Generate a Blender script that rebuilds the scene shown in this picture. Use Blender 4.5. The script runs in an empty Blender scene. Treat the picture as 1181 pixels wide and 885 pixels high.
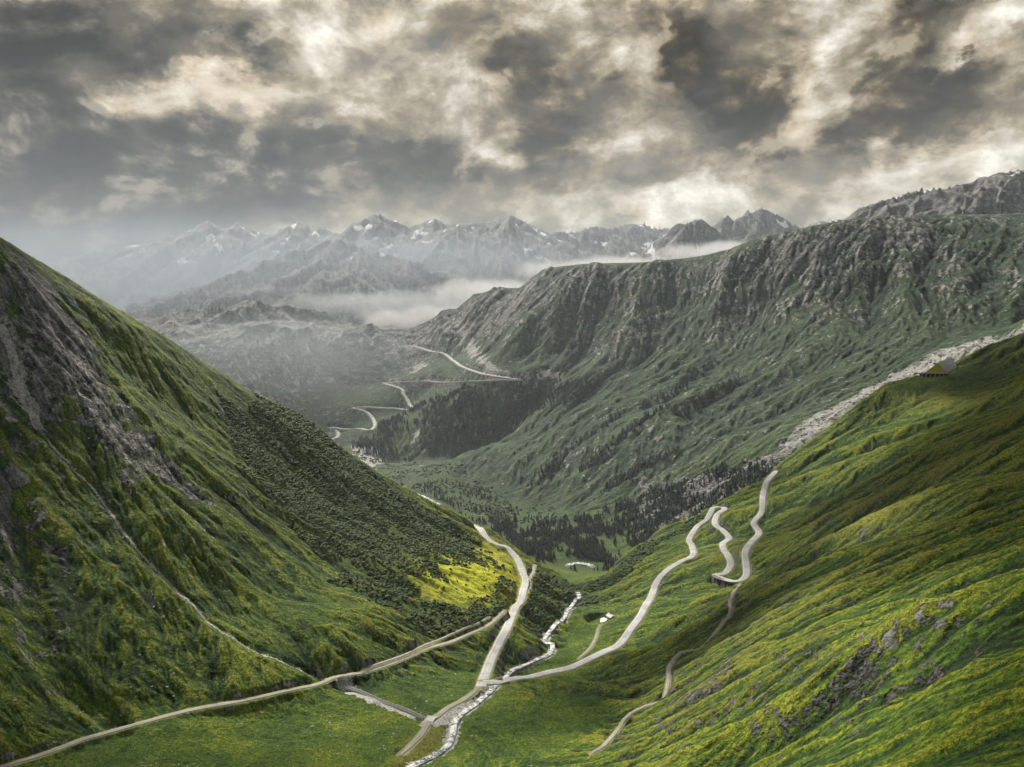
import bpy, math, random, time
import numpy as np
from concurrent.futures import ThreadPoolExecutor
T0 = time.time()
random.seed(7)
RNG = np.random.default_rng(11)
RES = 1.0            # terrain resolution factor
# ------------------------------------------------------------------ survey
# The terrain was surveyed from the viewpoint (camera at the origin, z = 0).  A sighting is
# (column, row, forward distance in metres) and becomes a world point once and for all.
F = 927.0
HY = 352.0
PITCH = math.atan((HY - 442.5) / -F)        # camera looks this much below the horizon
CP, SP = math.cos(PITCH), math.sin(PITCH)
def sight(px, py, Y):
    x = (px - 590.5) / F; u = (442.5 - py) / F
    dy = CP + u * SP; dz = -SP + u * CP
    return (x / dy * Y, Y, dz / dy * Y)
def sights(lst): return [sight(*p) for p in lst]

CTRL = sights([
 # stream bed
 (470,885,590),(520,835,690),(560,800,780),(600,770,900),(640,735,1050),(668,692,1300),
 # valley floor, foreground, between track and stream
 (300,885,590),(150,885,570),(0,885,550),(300,840,660),(400,840,670),(200,838,640),(100,865,590),
 (385,787,745),(300,812,690),(470,790,760),(500,745,880),(440,770,790),(560,735,930),
 # left slope
 (0,700,690),(0,600,770),(0,500,850),(0,380,950),(0,278,1050),(0,800,600),(100,840,620),
 (100,700,720),(100,600,830),(100,500,930),(100,400,1060),(100,347,1130),(45,318,1080),
 (200,750,720),(200,680,790),(200,600,860),(200,500,1000),(200,400,1220),
 (300,760,740),(300,680,850),(300,600,970),(300,520,1150),(300,456,1370),
 (400,740,790),(400,700,870),(400,640,1010),(400,580,1200),(400,526,1480),
 (470,720,880),(480,660,1040),(500,620,1250),(500,591,1560),(350,481,1430),(250,426,1300),(450,560,1520),
 (545,660,1130),(530,690,1020),(550,617,1590),(545,640,1290),
 # spur with the road
 (560,785,800),(575,740,920),(590,710,1020),(603,675,1170),(605,640,1350),(590,628,1480),(560,618,1600),
 (640,680,1280),(650,700,1200),(622,700,1100),(620,655,1400),(645,665,1440),(620,740,980),
 # right slope, beyond the foreground spur
 (690,667,1420),(720,640,1460),(760,614,1500),(800,596,1530),(836,580,1560),(865,562,1590),(895,542,1640),
 (945,500,1740),(1000,456,1820),(1060,436,1880),(1085,430,1900),(1130,405,1960),(1181,386,2000),
 (700,700,1180),(740,690,1180),(700,740,1010),(740,740,960),(700,780,850),(640,800,740),(620,850,640),
 (780,660,1260),(800,620,1430),(835,625,1350),(835,672,1130),(868,662,1120),(870,620,1330),(780,700,1080),(810,720,960),
 (900,600,1350),(900,640,1150),(950,560,1430),(1000,520,1500),(1060,480,1600),(1120,450,1680),(1181,420,1780),
 (950,610,1120),(1000,575,1160),(1060,530,1250),(1120,490,1360),(1181,455,1450),
 (680,868,600),(690,862,610),(770,770,760),(840,700,960),(750,780,760),(720,830,670),(845,680,1060),
 # foreground spur
 (600,885,570),(700,885,520),(770,820,580),(800,780,640),(850,720,760),(880,668,930),(930,640,960),(1000,600,990),(1060,570,1000),
 (1120,535,1010),(1181,500,1030),
 (850,885,390),(850,800,490),(850,760,580),(900,700,700),(960,660,720),(1040,620,740),(1110,590,750),(1181,560,760),
 (930,885,330),(930,800,410),(930,740,500),(1000,885,285),(1000,800,350),(1000,720,450),(1060,680,500),(1120,660,500),(1181,630,510),
 (1080,885,250),(1080,800,300),(1080,740,350),(1181,885,215),(1181,800,250),(1181,720,310),(1250,760,270),(1250,885,200),(1250,560,740),(1250,460,1100),
 (770,885,450),(1260,380,2000),
 # Gletsch plain
 (660,650,2084),(480,578,2746),(430,545,3220),(400,525,3560),(540,600,2560),(600,620,2360),(700,655,2040),
 (560,560,2990),(480,522,3650),(620,600,2540),
 # mounds at the foot of the opposite mountain
 (700,610,2350),(760,600,2250),(820,590,2150),(800,560,2350),(740,575,2500),(860,560,2150),(900,535,2150),
 # opposite mountain
 (640,585,2700),(600,540,3060),(560,515,3350),(640,480,3420),(600,500,3480),(720,500,2950),(720,560,2600),(800,500,2780),
 (520,470,3700),(560,440,3850),(640,400,3900),(720,400,3700),(800,400,3500),(900,400,3200),(900,480,2650),(1000,400,2900),
 (560,400,4300),(600,370,4150),(500,430,4300),
 (1000,330,3400),(1100,330,3200),(900,340,3600),(800,340,3850),(700,345,4050),(1181,320,3100),(1250,300,3050),
 (480,389,5300),(500,375,5200),(545,345,5000),(570,333,4900),(610,329,4700),(625,314,4600),(660,308,4400),(700,310,4250),
 (760,306,4150),(820,298,4050),(870,283,3950),(920,270,3880),(960,262,3830),(1000,254,3800),(1060,250,3780),(1120,248,3760),(1181,246,3750),(1260,235,3750),
 (1000,460,2380),(1100,415,2500),(930,500,2280),(1181,375,2600),(1050,440,2420),(1250,350,2700),
 # Grimsel slope and wall
 (600,437,3750),(440,440,4600),(470,470,4200),(430,490,3980),(400,470,4250),(380,498,3950),(375,510,3800),(540,405,4450),(500,402,4750),(520,438,4100),(480,440,4350),(420,470,4220),
 (455,400,5350),(350,380,5250),(250,383,5150),(300,389,4800),(400,388,4900),(440,385,5400),(300,500,3950),(350,510,3900),(180,480,3900),(200,391,4850),(320,430,4550),(240,440,4350),(380,425,4700),
 (60,400,5000),(60,480,4200),(380,440,4700),(340,520,3900),
 ]) + [
 # hidden ground: the viewer's own hillside, slopes that drop away behind the crests, far sides
 (0,0,-3),(0,-60,8),(-60,0,-6),(60,0,-2),(0,25,-22),(-100,60,-75),(100,60,-40),(0,120,-105),(60,180,-130),(-60,200,-185),
 (-150,300,-260),(0,300,-215),(200,60,-20),(300,100,-10),(350,300,-60),(-300,200,-250),(-400,350,-300),(200,-100,40),(-200,-100,-20),
 (600,300,30),(700,600,60),(900,900,80),(1300,1300,150),(-900,600,150),(-1100,900,330),(-700,300,-60),(-1500,1200,450),
 (500,-100,120),(-500,-100,20),(1500,2000,330),(2200,2600,500),(1000,300,200),
 # beyond the left crest
 (-760,1500,-230),(-560,1750,-380),(-380,1950,-520),(-1000,1350,-60),(-200,1950,-640),(-60,2000,-655),(60,1800,-640),(130,1500,-560),
 (-600,2300,-668),(-1000,2200,-560),(-1000,2900,-672),(-500,3000,-672),(-1500,3300,-660),(-1600,2300,-300),(-2600,3000,-300),(-1600,4000,-660),
 (-1300,1700,-150),
 # beyond the right slope edge, down to the glacier stream
 (200,1650,-590),(330,1780,-580),(500,1850,-540),(680,1950,-480),(900,2100,-370),(1150,2200,-260),(1400,2400,-190),
 (100,2250,-670),(-150,3500,-671),(-700,3600,-671),(-900,4000,-665),
 # behind the opposite crest
 (300,5200,-80),(900,5000,-50),(1500,5000,0),(2200,5000,200),(3200,5000,400),(0,5600,-150),(-400,6000,-230),
 (-1500,6000,-200),(-3000,6000,-150),(-600,6800,-260),(1000,6500,-200),(3000,6500,-100),(-3500,5000,-150),(-3500,7000,-100),
]
CTRL = np.array(CTRL, float)
_u, _i = np.unique(np.round(CTRL[:, :2] / 4), axis=0, return_index=True)
CTRL = CTRL[np.sort(_i)]
SC = 1000.0
def soft(d2, y):  # multiquadric, wider where the survey is coarser
    return np.sqrt(d2 + 0.0036)
def _fit():
    P = CTRL[:, :2] / SC; z = CTRL[:, 2]; n = len(P)
    D = soft(((P[:, None] - P[None]) ** 2).sum(-1), None)
    A = np.zeros((n + 3, n + 3)); A[:n, :n] = D - 0.004 * np.eye(n)
    Q = np.c_[np.ones(n), P]; A[:n, n:] = Q; A[n:, :n] = Q.T
    w = np.linalg.solve(A, np.r_[z, 0, 0, 0])
    return P, w[:n], w[n:]
RP, RW, RC = _fit()
def base(x, y):
    """smooth valley: height and gradient"""
    x = x / SC; y = y / SC
    p2 = (RP ** 2).sum(1)
    X = np.stack([x, y], 1)
    d2 = (X ** 2).sum(1)[:, None] + p2[None] - 2 * X @ RP.T
    phi = np.sqrt(np.maximum(d2, 0) + 0.0036)
    h = phi @ RW + RC[0] + X @ RC[1:]
    q = RW[None] / phi
    s = q.sum(1); gx = (s * x - q @ RP[:, 0] + RC[1]) / SC; gy = (s * y - q @ RP[:, 1] + RC[2]) / SC
    return h, gx, gy

def smooth(a, b, x):
    t = np.clip((x - a) / (b - a), 0, 1); return t * t * (3 - 2 * t)

# ---- far ranges: crest polylines with their own slopes
def ridge(lst): return np.array(sights(lst))
RANGES = [
 # (crest, slope, jag)
 (ridge([(-250,330,13500),(60,302,13500),(110,290,13400),(170,282,13300),(205,277,13200),(225,263,13000),(240,256,13000),(262,266,13000),(275,257,13000),(292,266,13000),(308,271,12800),(330,263,12800),(345,257,12800),(356,270,12800),(370,262,12700),(388,270,12700),(402,270,12600)]), .55, 60),
 (ridge([(396,275,12000),(415,260,12000),(435,247,12000),(448,254,12000),(470,259,12000),(502,254,12000),(520,258,12200),(560,257,12500),(574,252,12500),(588,247,12500),(600,256,12400),(612,269,12500),(650,268,13500),(700,262,14000),(745,259,14500),(790,270,15000)]), .6, 60),
 (ridge([(500,268,10500),(530,262,10500),(560,272,10400),(590,300,10000),(620,330,9500)]), .5, 40),
 (ridge([(200,335,9300),(250,325,9200),(310,312,9000),(345,297,8900),(365,286,8800),(385,277,8800),(398,282,8800),(420,291,8700),(470,301,8600),(510,316,8500),(560,334,8300),(610,352,8200)]), .45, 40),
 (ridge([(60,372,6000),(140,372,5900),(200,368,5800),(262,353,5700),(300,350,5700),(340,361,5650),(375,378,5600),(410,386,5600)]), .42, 30),
 (ridge([(700,306,8000),(735,299,8000),(757,290,8000),(775,272,8000),(786,258,8000),(792,253,8000),(799,260,8000),(805,252,8000),(812,268,8000),(824,282,8000),(840,300,8000)]), .9, 30),
 (ridge([(812,276,9600),(824,264,9600),(838,250,9600),(846,261,9600),(855,253,9500),(866,244,9500),(876,240,9500),(893,245,9500),(905,256,9600),(925,266,9700),(945,257,13500),(970,256,13800),(1010,262,14000)]), .8, 50),
 (ridge([(930,290,5500),(968,268,5400),(987,251,5300),(1004,236,5200),(1022,229,5200),(1060,221,5150),(1084,214,5120),(1110,213,5080),(1140,206,5040),(1181,196,5000),(1300,170,4900),(1450,160,4900)]), .62, 40),
]
def hash2(ix, iy, k):
    h = (ix.astype(np.int64) * 374761393 + iy.astype(np.int64) * 668265263 + k * 974634777) & 0xFFFFFFFF
    h = ((h ^ (h >> 13)) * 1274126177) & 0xFFFFFFFF
    h = ((h ^ (h >> 16)) * 2246822519) & 0xFFFFFFFF
    return ((h ^ (h >> 13)) & 0xFFFFFF).astype(np.float32) / 16777216.0
def vnoise(x, y, k=0):
    """gradient noise, about -1..1"""
    ix = np.floor(x); iy = np.floor(y); fx = (x - ix).astype(np.float32); fy = (y - iy).astype(np.float32)
    ux = fx * fx * fx * (fx * (fx * 6 - 15) + 10); uy = fy * fy * fy * (fy * (fy * 6 - 15) + 10)
    def g(a, b):
        t = hash2(ix + a, iy + b, k) * 6.2831853
        return np.cos(t) * (fx - a) + np.sin(t) * (fy - b)
    a = g(0, 0); b = g(1, 0); c = g(0, 1); d = g(1, 1)
    return ((a + (b - a) * ux) * (1 - uy) + (c + (d - c) * ux) * uy) * 1.5
def fbm(x, y, oct=4, k=0, gain=.5):
    s = 0; a = 1; t = 0
    for o in range(oct):
        s = s + a * vnoise(x, y, k + o * 17); t += a; a *= gain; x = x * 2.03 + 13.1; y = y * 2.03 - 7.7
    return s / t
def ridged(x, y, oct=4, k=0, gain=.5):
    s = 0; a = 1; t = 0; prev = 1
    for o in range(oct):
        n = 1 - np.abs(vnoise(x, y, k + o * 31)); n = n * n
        s = s + a * n * prev; prev = np.clip(n * 1.3, 0, 1); t += a; a *= gain; x = x * 2.07 + 3.1; y = y * 2.07 + 5.7
    return s / t
def gully(x, y, gx, gy, wl, k):
    """waves that run down the slope; returns height -1..1 and its derivative (per metre)"""
    px = x / wl; py = y / wl
    sl = np.sqrt(gx * gx + gy * gy) + 1e-6
    dx = -gy / sl; dy = gx / sl                      # across the fall line
    ix = np.floor(px); iy = np.floor(py)
    va = 0; vx = 0; vy = 0; wt = 0
    for a in (-1, 0, 1):
        for b in (-1, 0, 1):
            cx = ix + a; cy = iy + b
            ox = px - cx - hash2(cx, cy, k); oy = py - cy - hash2(cx, cy, k + 5)
            d2 = ox * ox + oy * oy
            w = np.maximum(1 - d2 / 2.3, 0) ** 3
            m = (ox * dx + oy * dy) * 6.2831853
            va = va + np.cos(m) * w; s = -np.sin(m) * w
            vx = vx + s * dx; vy = vy + s * dy; wt = wt + w
    wt = np.maximum(wt, 1e-4)
    return va / wt, vx / wt * 6.28 / wl, vy / wt * 6.28 / wl

def far_height(x, y):
    h = np.full(x.shape, -5000.0); jag = np.zeros_like(h)
    for crest, sl, jg in RANGES:
        best = np.full(x.shape, 1e9); hz = np.zeros_like(x)
        for i in range(len(crest) - 1):
            ax, ay, az = crest[i]; bx, by, bz = crest[i + 1]
            dx = bx - ax; dy = by - ay
            t = np.clip(((x - ax) * dx + (y - ay) * dy) / (dx * dx + dy * dy), 0, 1)
            d = np.hypot(x - ax - t * dx, y - ay - t * dy)
            z = az + t * (bz - az)
            v = d * sl - z
            m = v < best
            best = np.where(m, v, best); hz = np.where(m, d, hz)
        top = -best
        # concave foot: steep near the crest, gentler below
        top = top + 0.12 * sl * np.maximum(hz - 500, 0)
        m = top > h
        jag = np.where(m, np.minimum(hz / 400, 1) , jag)
        h = np.maximum(h, top)
    return h, jag

def amp_region(x, y):
    """how rugged: 0 flat valley floor .. 1 mountain wall"""
    return smooth(1900, 2900, y)

def height_chunk(x, y, detail=True, full=False):
    x = x.astype(float); y = y.astype(float)
    h, gx, gy = base(x, y)
    far = smooth(5300, 6200, y + 0.12 * np.abs(x))
    fm = y > 4200
    if fm.any():
        fh, jag = far_height(x[fm], y[fm])
        e = 15.0
        fhx, _ = far_height(x[fm] + e, y[fm]); fhy, _ = far_height(x[fm], y[fm] + e)
        f = far[fm]; hb = h[fm]
        hb = hb * (1 - f) + np.minimum(hb, -150.) * f
        win = fh > hb
        h[fm] = np.where(win, fh, hb)
        gx[fm] = np.where(win, (fhx - fh) / e, gx[fm] * (1 - f)); gy[fm] = np.where(win, (fhy - fh) / e, gy[fm] * (1 - f))
        isfar = np.zeros_like(h); isfar[fm] = win
        jagf = np.zeros_like(h); jagf[fm] = jag
    else:
        isfar = np.zeros_like(h); jagf = isfar
    if not detail: return h
    slope = np.hypot(gx, gy)
    r = np.hypot(x, y)
    sm = smooth(.10, .45, slope)
    big = smooth(1900, 3000, y + 0.3 * x)            # across the plain: big forms
    near = smooth(100, 500, r)
    left = smooth(-60, -260, x + .12 * (y - 800)) * (1 - big)
    # domain warp so that gullies wander
    wx = x + 26 * vnoise(x / 160, y / 160, 3) + 5 * vnoise(x / 30, y / 30, 6) + 110 * big * vnoise(x / 650, y / 650, 8); wy = y + 26 * vnoise(x / 160, y / 160, 4) + 5 * vnoise(x / 30, y / 30, 7) + 110 * big * vnoise(x / 650, y / 650, 9)
    calm = 1 - .9 * smooth(-1250, -950, x) * smooth(350, 0, x) * smooth(3600, 3900, y) * smooth(5900, 5300, y) * (1 - smooth(-300, -215, h)) - .35 * smooth(-950, -1250, x) * smooth(3600, 4000, y)
    A = [  # wavelength, amplitude: near grass slopes, left flank, opposite mountain, far ranges
        (900, 0, 0, 0, 90), (420, 0, 0, 16, 45), (190, 11, 6.5, 9, 13), (90, 6.0, 3.0, 5.5, 5), (42, 2.5, 1.6, 4, 3), (20, 1.6, 1.15, 2.4, 0), (9, 1.0, .75, 0, 0), (4.5, .5, .4, 0, 0)]
    rid = np.zeros_like(h)
    for q, (wl, a0, a1, a2, a3) in enumerate(A):
        am = ((a0 * (1 - left) + a1 * left) * (1 - big) + a2 * big * calm) * (1 - isfar) + a3 * isfar * (.4 + .6 * jagf)
        am = am * np.where(isfar > 0, 1, sm) * near
        if am.max() <= 0: continue
        v, dx, dy = gully(wx, wy, gx, gy, wl, 40 + q)
        fade = smooth(0, 1, am / max(am.max(), 1e-6) * 50)
        if wl < 500: rid = rid + v * (am / max(am.max(), 1e-6)) * (.25 if wl > 60 else .6)
        h = h + v * am; gx = gx + dx * am * .8 * fade; gy = gy + dy * am * .8 * fade
    # rough rock and hummocks
    rg = ridged(x / 230, y / 230, 5, 71) - .35
    h = h + rg * (big * calm * (1 - isfar) * (5 + 20 * smooth(.25, .7, slope)) * smooth(.1, .3, slope) + isfar * (34 + 50 * jagf))
    h = h + (ridged(x / 420, y / 420, 5, 88) - .3) * 95 * smooth(4500, 5000, y) * smooth(-100, -600, x) * (1 - isfar)
    hum = fbm(x / 34, y / 34, 4, 90)
    h = h + hum * (1 - big) * (1.6 + 2.2 * sm) * near
    h = h + fbm(x / 7, y / 7, 3, 120) * (1 - isfar) * (.85 + big * 1.1) * near
    h = h + ridged(x / 55, y / 55, 4, 77) * big * (1 - isfar) * calm * 7 * smooth(.15, .4, slope)
    if full: return np.stack([h, rid, isfar, np.hypot(gx, gy), slope], 1)
    return h
def par(fn, x, y, n=60000, **k):
    x = np.asarray(x, float).ravel(); y = np.asarray(y, float).ravel()
    parts = [(x[i:i + n], y[i:i + n]) for i in range(0, len(x), n)]
    with ThreadPoolExecutor(4) as ex:
        return np.concatenate(list(ex.map(lambda p: fn(p[0], p[1], **k), parts)))
def height(x, y): return par(height_chunk, x, y)
def coarse(x, y): return par(height_chunk, x, y, detail=False)

# ---- rays from the survey station: where a sighting meets the ground
def hit(pts, dmin=120., dmax=16000., n=1400, fn=None):
    fn = fn or height
    pts = np.array([(p[0], p[1]) + ((p[2], p[3]) if len(p) > 3 else (dmin, dmax)) for p in pts], float)
    out = []
    X = (pts[:, 0] - 590.5) / F; u = (442.5 - pts[:, 1]) / F
    dy = CP + u * SP; tx = X / dy; tz = (-SP + u * CP) / dy
    t = np.geomspace(1, 1, n)
    S = np.array([np.geomspace(a, b, n) for a, b in pts[:, 2:4]])
    H = fn((tx[:, None] * S).ravel(), S.ravel()).reshape(S.shape)
    D = tz[:, None] * S - H
    for i in range(len(pts)):
        k = np.argmax(D[i] < 0) if (D[i] < 0).any() else int(np.argmin(np.abs(D[i])))
        if k > 0 and D[i, k] < 0 <= D[i, k - 1]:
            f = D[i, k - 1] / (D[i, k - 1] - D[i, k]); s = S[i, k - 1] + f * (S[i, k] - S[i, k - 1])
        else: s = S[i, k]
        out.append((tx[i] * s, s))
    return np.array(out)
# ------------------------------------------------------------------ grid
def make_grid():
    core = np.linspace(-35.5, 35.5, int(1180 * RES))
    th = np.radians(np.r_[np.linspace(-58, -35.8, 60), core, np.linspace(35.8, 58, 60)])
    def seg(a, b, n): return np.geomspace(a, b, int(n * RES), endpoint=False)
    r = np.r_[seg(25, 200, 50), seg(200, 640, 340), seg(640, 2300, 520), seg(2300, 6200, 400), seg(6200, 16800, 190)]
    R, TH = np.meshgrid(r, th, indexing='ij')
    return (R * np.sin(TH)).ravel(), (R * np.cos(TH) - 70).ravel(), R.shape
GX, GY, GSH = make_grid()
G = par(height_chunk, GX, GY, full=True)
GZ = G[:, 0].copy(); RID = G[:, 1]; ISFAR = G[:, 2]; ROUGH = G[:, 3]; SLOPE = G[:, 4]
print('grid', GSH, round(time.time() - T0, 1))

# ------------------------------------------------------------------ roads, tracks and water courses (world polylines)
def spline(P, step=6.):
    P = np.asarray(P, float); out = []
    Q = np.vstack([2 * P[0] - P[1], P, 2 * P[-1] - P[-2]])
    for i in range(1, len(Q) - 2):
        a, b, c, d = Q[i - 1], Q[i], Q[i + 1], Q[i + 2]
        n = max(2, int(np.hypot(*(c - b)[:2]) / step))
        for k in range(n):
            t = k / n
            out.append(.5 * ((2 * b) + (c - a) * t + (2 * a - 5 * b + 4 * c - d) * t * t + (3 * b - a - 3 * c + d) * t ** 3))
    out.append(Q[-2]); return np.array(out)
def movavg(z, k):
    if k < 2: return z
    p = np.pad(z, (k, k), mode='edge'); c = np.ones(2 * k + 1) / (2 * k + 1)
    return np.convolve(p, c, 'valid')
def course(pts, step=6., avg=4, dmin=120., dmax=16000., mono=False):
    w = hit(pts, dmin, dmax)
    s = spline(w, step)
    for _ in range(2):
        s = np.c_[movavg(s[:, 0], 1), movavg(s[:, 1], 1)]
    z = height(s[:, 0], s[:, 1])
    z = movavg(movavg(z, avg), avg)
    return np.c_[s, z]
def near_line(L, w, core_fn):
    """for grid points within w of polyline L: index, distance, line height, param"""
    bb = (GX > L[:, 0].min() - w) & (GX < L[:, 0].max() + w) & (GY > L[:, 1].min() - w) & (GY < L[:, 1].max() + w)
    idx = np.nonzero(bb)[0]
    x = GX[idx]; y = GY[idx]
    D = np.full(len(idx), 1e9); Z = np.zeros(len(idx)); Tt = np.zeros(len(idx)); W = np.zeros(len(idx))
    for i in range(len(L) - 1):
        ax, ay, az = L[i, :3]; bx, by, bz = L[i + 1, :3]
        m = (x > min(ax, bx) - w) & (x < max(ax, bx) + w) & (y > min(ay, by) - w) & (y < max(ay, by) + w)
        k = np.nonzero(m)[0]
        if not len(k): continue
        dx = bx - ax; dy = by - ay
        t = np.clip(((x[k] - ax) * dx + (y[k] - ay) * dy) / (dx * dx + dy * dy + 1e-9), 0, 1)
        d = np.hypot(x[k] - ax - t * dx, y[k] - ay - t * dy)
        b = d < D[k]
        kk = k[b]; D[kk] = d[b]; Z[kk] = az + t[b] * (bz - az); Tt[kk] = (i + t[b]) / (len(L) - 1)
    ok = D < w
    return idx[ok], D[ok], Z[ok], Tt[ok]
M = {k: np.zeros(len(GX), np.float32) for k in ('rock', 'pale', 'scrub', 'sun_yellow', 'snow', 'dry', 'dirt')}
NZ1 = fbm(GX / 40, GY / 40, 4, 200); NZ2 = fbm(GX / 11, GY / 11, 3, 230)
def bench(L, half, blend, shoulder=.8, drop=.0):
    """cut the ground level under a road and let it run out into the slope on both sides"""
    i, d, z, t = near_line(L, half + blend, None)
    k = 1 - smooth(half + shoulder, half + blend, d)
    GZ[i] = GZ[i] * (1 - k) + (z - drop) * k
    e = (1 - smooth(half, half + shoulder + 1.5 + .9 * np.abs(NZ2[i]), d))
    M['dirt'][i] = np.maximum(M['dirt'][i], e)
def channel(L, half, depth, bank, pale=.9, key='pale'):
    i, d, z, t = near_line(L, half + bank, None)
    k = 1 - smooth(half * .5, half + bank, d)
    tgt = np.minimum(GZ[i], z) - depth
    GZ[i] = GZ[i] * (1 - k) + tgt * k
    e = 1 - smooth(half * .7, half * 1.3, d + half * .9 * NZ2[i])
    M[key][i] = np.maximum(M[key][i], e * pale)

ROADS = []   # (name, label, polyline, half width, blend, material)
main_road = course([(549,616,1500,1750),(560,620,1400,1700),(572,626,1350,1650),(585,634,1250,1650),(597,646),(604,660),(606,672),(602,688),(594,705),(585,725),(575,745),(566,764),(559,779),(555,790)], dmin=400, dmax=1700)
def extend(L, n, head=True):
    a, b = (L[0], L[3]) if head else (L[-1], L[-4])
    d = (a - b)[:2]; d = d / np.hypot(*d); E = np.array([[*(a[:2] + d * 7 * (k + 1)), 0] for k in range(n)]); E[:, 2] = np.minimum(height(E[:, 0], E[:, 1]), a[2] + .02 * 7) ; E[:, 2] = a[2] + (E[-1, 2] - a[2]) * (np.arange(n) + 1) / n
    return np.vstack([E[::-1], L]) if head else np.vstack([L, E])
main_road = extend(main_road, 9)
branch = [(557,786),(575,785),(600,783),(630,777),(665,768),(700,750),(727,728),(742,705),(756,675),(771,656),(787,648.5),(799.5,638.6),(798,630),(795,623),(804,610),(816,597),(822.6,588),(830,584.5),
          (836,586),(827,596),(825,605.5),(834,613),(841,621),(833.5,628),(839,638.6),(843,651),(836,661),(825,666),(836,670.5),(850,670),(861,664),(860,648),(860,636),(869,622),(875.5,614),(870,607),(871,601),(879,590),(880,573),(883,560),(890,549)]
branch_road = course(branch, dmin=400, dmax=1700, avg=3)
branch_road = extend(branch_road, 8, False)
g_road = [(462,397.5),(475,398.5),(490,403),(508,407),(518,412),(535,424),(555,431),(580,435),(598,437),(585,438.5),(540,439.5),(500,440.5),(460,441),(443,441.5),(452,445),(464,449),(465,454),(471,464),(476,471),(462,472),(445,471),(422,469),
          (408,471),(416,473),(425,477),(431,485),(432,492),(425,497),(407,495),(388,494),(381,493),(389,498),(390,503),(385,506),(377,510)]
pass_road = course(g_road, step=14, dmin=3300, dmax=6500, avg=2)
old_track = course([(0,884),(50,868),(100,853),(160,836),(220,820),(300,803),(360,791),(385,785),(400,780),(430,771),(470,759),(500,748),(530,737),(560,722),(576,710),(582,705)], dmin=400, dmax=1500)
bank_track = course([(420,771),(470,753),(500,741),(530,728),(552,718),(564,713)], dmin=400, dmax=1500)
stream_track = course([(552,795),(548,799),(535,807),(515,818),(504,827),(495,832),(489,843),(481,853),(472,861),(462,868)], dmin=400, dmax=1500)
foot_path = course([(853,674),(844,686),(842,694),(843,703),(836,715),(826,730),(808,745),(785,757),(772,770),(771,785),(765,797),(745,815),(720,838),(700,855),(682,868)], dmin=400, dmax=1500, avg=3)
hut_track = course([(694,719),(690,727),(688,735),(680,748),(667,760)], dmin=400, dmax=1500)
side_track = course([(617,652),(615,660),(611,670),(608,680)], dmin=900, dmax=1450)
stream = course([(455,890),(490,876),(512,863),(522,846),(525,832),(535,820),(548,811),(558,803),(566,796),(573,787),(580,782),(590,775),(603,768),(620,758),(635,752),(637,745),(631,740),(628,735),(640,720),(652,708),(662,696),(668,689),(667,684)], dmin=400, dmax=1420, avg=5)
plain_river = course([(405,540),(425,548),(440,554),(455,561),(470,568),(485,572),(497,578),(512,586)], dmin=2200, dmax=3800, step=20)
pool = course([(655,652),(665,650),(674,651),(683,653)], dmin=1900, dmax=2400, step=10)
rill = course([(12,455),(30,470),(45,490),(60,512),(85,540),(110,565),(145,615),(180,655),(215,688),(250,722),(300,752),(345,770),(383,783)], avg=1, dmin=400, dmax=1300)
rill_b = course([(0,372),(12,398),(20,430),(35,470),(45,490)], avg=1, dmin=400, dmax=1300)
rill_c = course([(95,452),(130,500),(175,552),(215,590),(270,640)], avg=1, dmin=400, dmax=1400)
gully_d = course([(22,560),(25,610),(34,660),(42,720),(50,755),(75,790),(110,815),(140,838)], avg=1, dmin=400, dmax=1300)
rill_e = course([(65,380),(95,420),(130,450),(170,490)], avg=1, dmin=400, dmax=1400)
far_rill = course([(597,438),(598,450),(594,470),(588,490)], avg=1, dmin=2500, dmax=4600, step=12)

channel(rill, 1.6, 2.2, 7, .72); channel(rill_b, 5, 2.5, 9, 1.); channel(rill_c, 1.2, 2.0, 6, .5); channel(gully_d, 5, 7, 14, .0); channel(rill_e, 1.5, 2, 8, .55)
channel(far_rill, 3, 4, 10, .5)
channel(stream, 5.5, 2.0, 9, .8); channel(plain_river, 14, 1.5, 20, 1.); channel(pool, 9, 1, 20, 1.)
for L, h, b in ((main_road, 5.8, 9), (branch_road, 5.6, 7), (old_track, 3.0, 6), (bank_track, 1.6, 4), (stream_track, 3.0, 5), (foot_path, 1.5, 4), (hut_track, 1.8, 4), (side_track, 2.6, 5)):
    bench(L, h, b)
bench(pass_road, 9, 20, shoulder=4)

# ------------------------------------------------------------------ what grows or lies where, plus a painted sun patch (world polygons)
def area(pts, dmin=120., dmax=16000.): return hit(pts, dmin, dmax)
def sdist(P, x, y):
    """signed distance to polygon, positive inside"""
    ins = np.zeros(len(x), bool); D = np.full(len(x), 1e18)
    n = len(P)
    for i in range(n):
        ax, ay = P[i]; bx, by = P[(i + 1) % n]
        c = ((ay > y) != (by > y)) & (x < (bx - ax) * (y - ay) / ((by - ay) if abs(by - ay) > 1e-9 else 1e-9) + ax)
        ins ^= c
        dx = bx - ax; dy = by - ay
        t = np.clip(((x - ax) * dx + (y - ay) * dy) / (dx * dx + dy * dy + 1e-9), 0, 1)
        D = np.minimum(D, (x - ax - t * dx) ** 2 + (y - ay - t * dy) ** 2)
    D = np.sqrt(D); return np.where(ins, D, -D)
def paint(key, P, soft, wob=0., val=1., n2=0.):
    m = soft + wob + n2
    k = np.nonzero((GX > P[:, 0].min() - m) & (GX < P[:, 0].max() + m) & (GY > P[:, 1].min() - m) & (GY < P[:, 1].max() + m))[0]
    if not len(k): return
    d = sdist(P, GX[k], GY[k]) + NZ1[k] * wob + NZ2[k] * n2
    v = smooth(-soft, soft, d) * val
    M[key][k] = np.maximum(M[key][k], v)
A_SCRUB = area([(255,470),(330,470),(400,527),(450,562),(500,592),(545,618),(568,650),(520,648),(480,668),(470,700),(430,700),(390,650),(330,600),(280,540)], 700, 1650)
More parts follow.
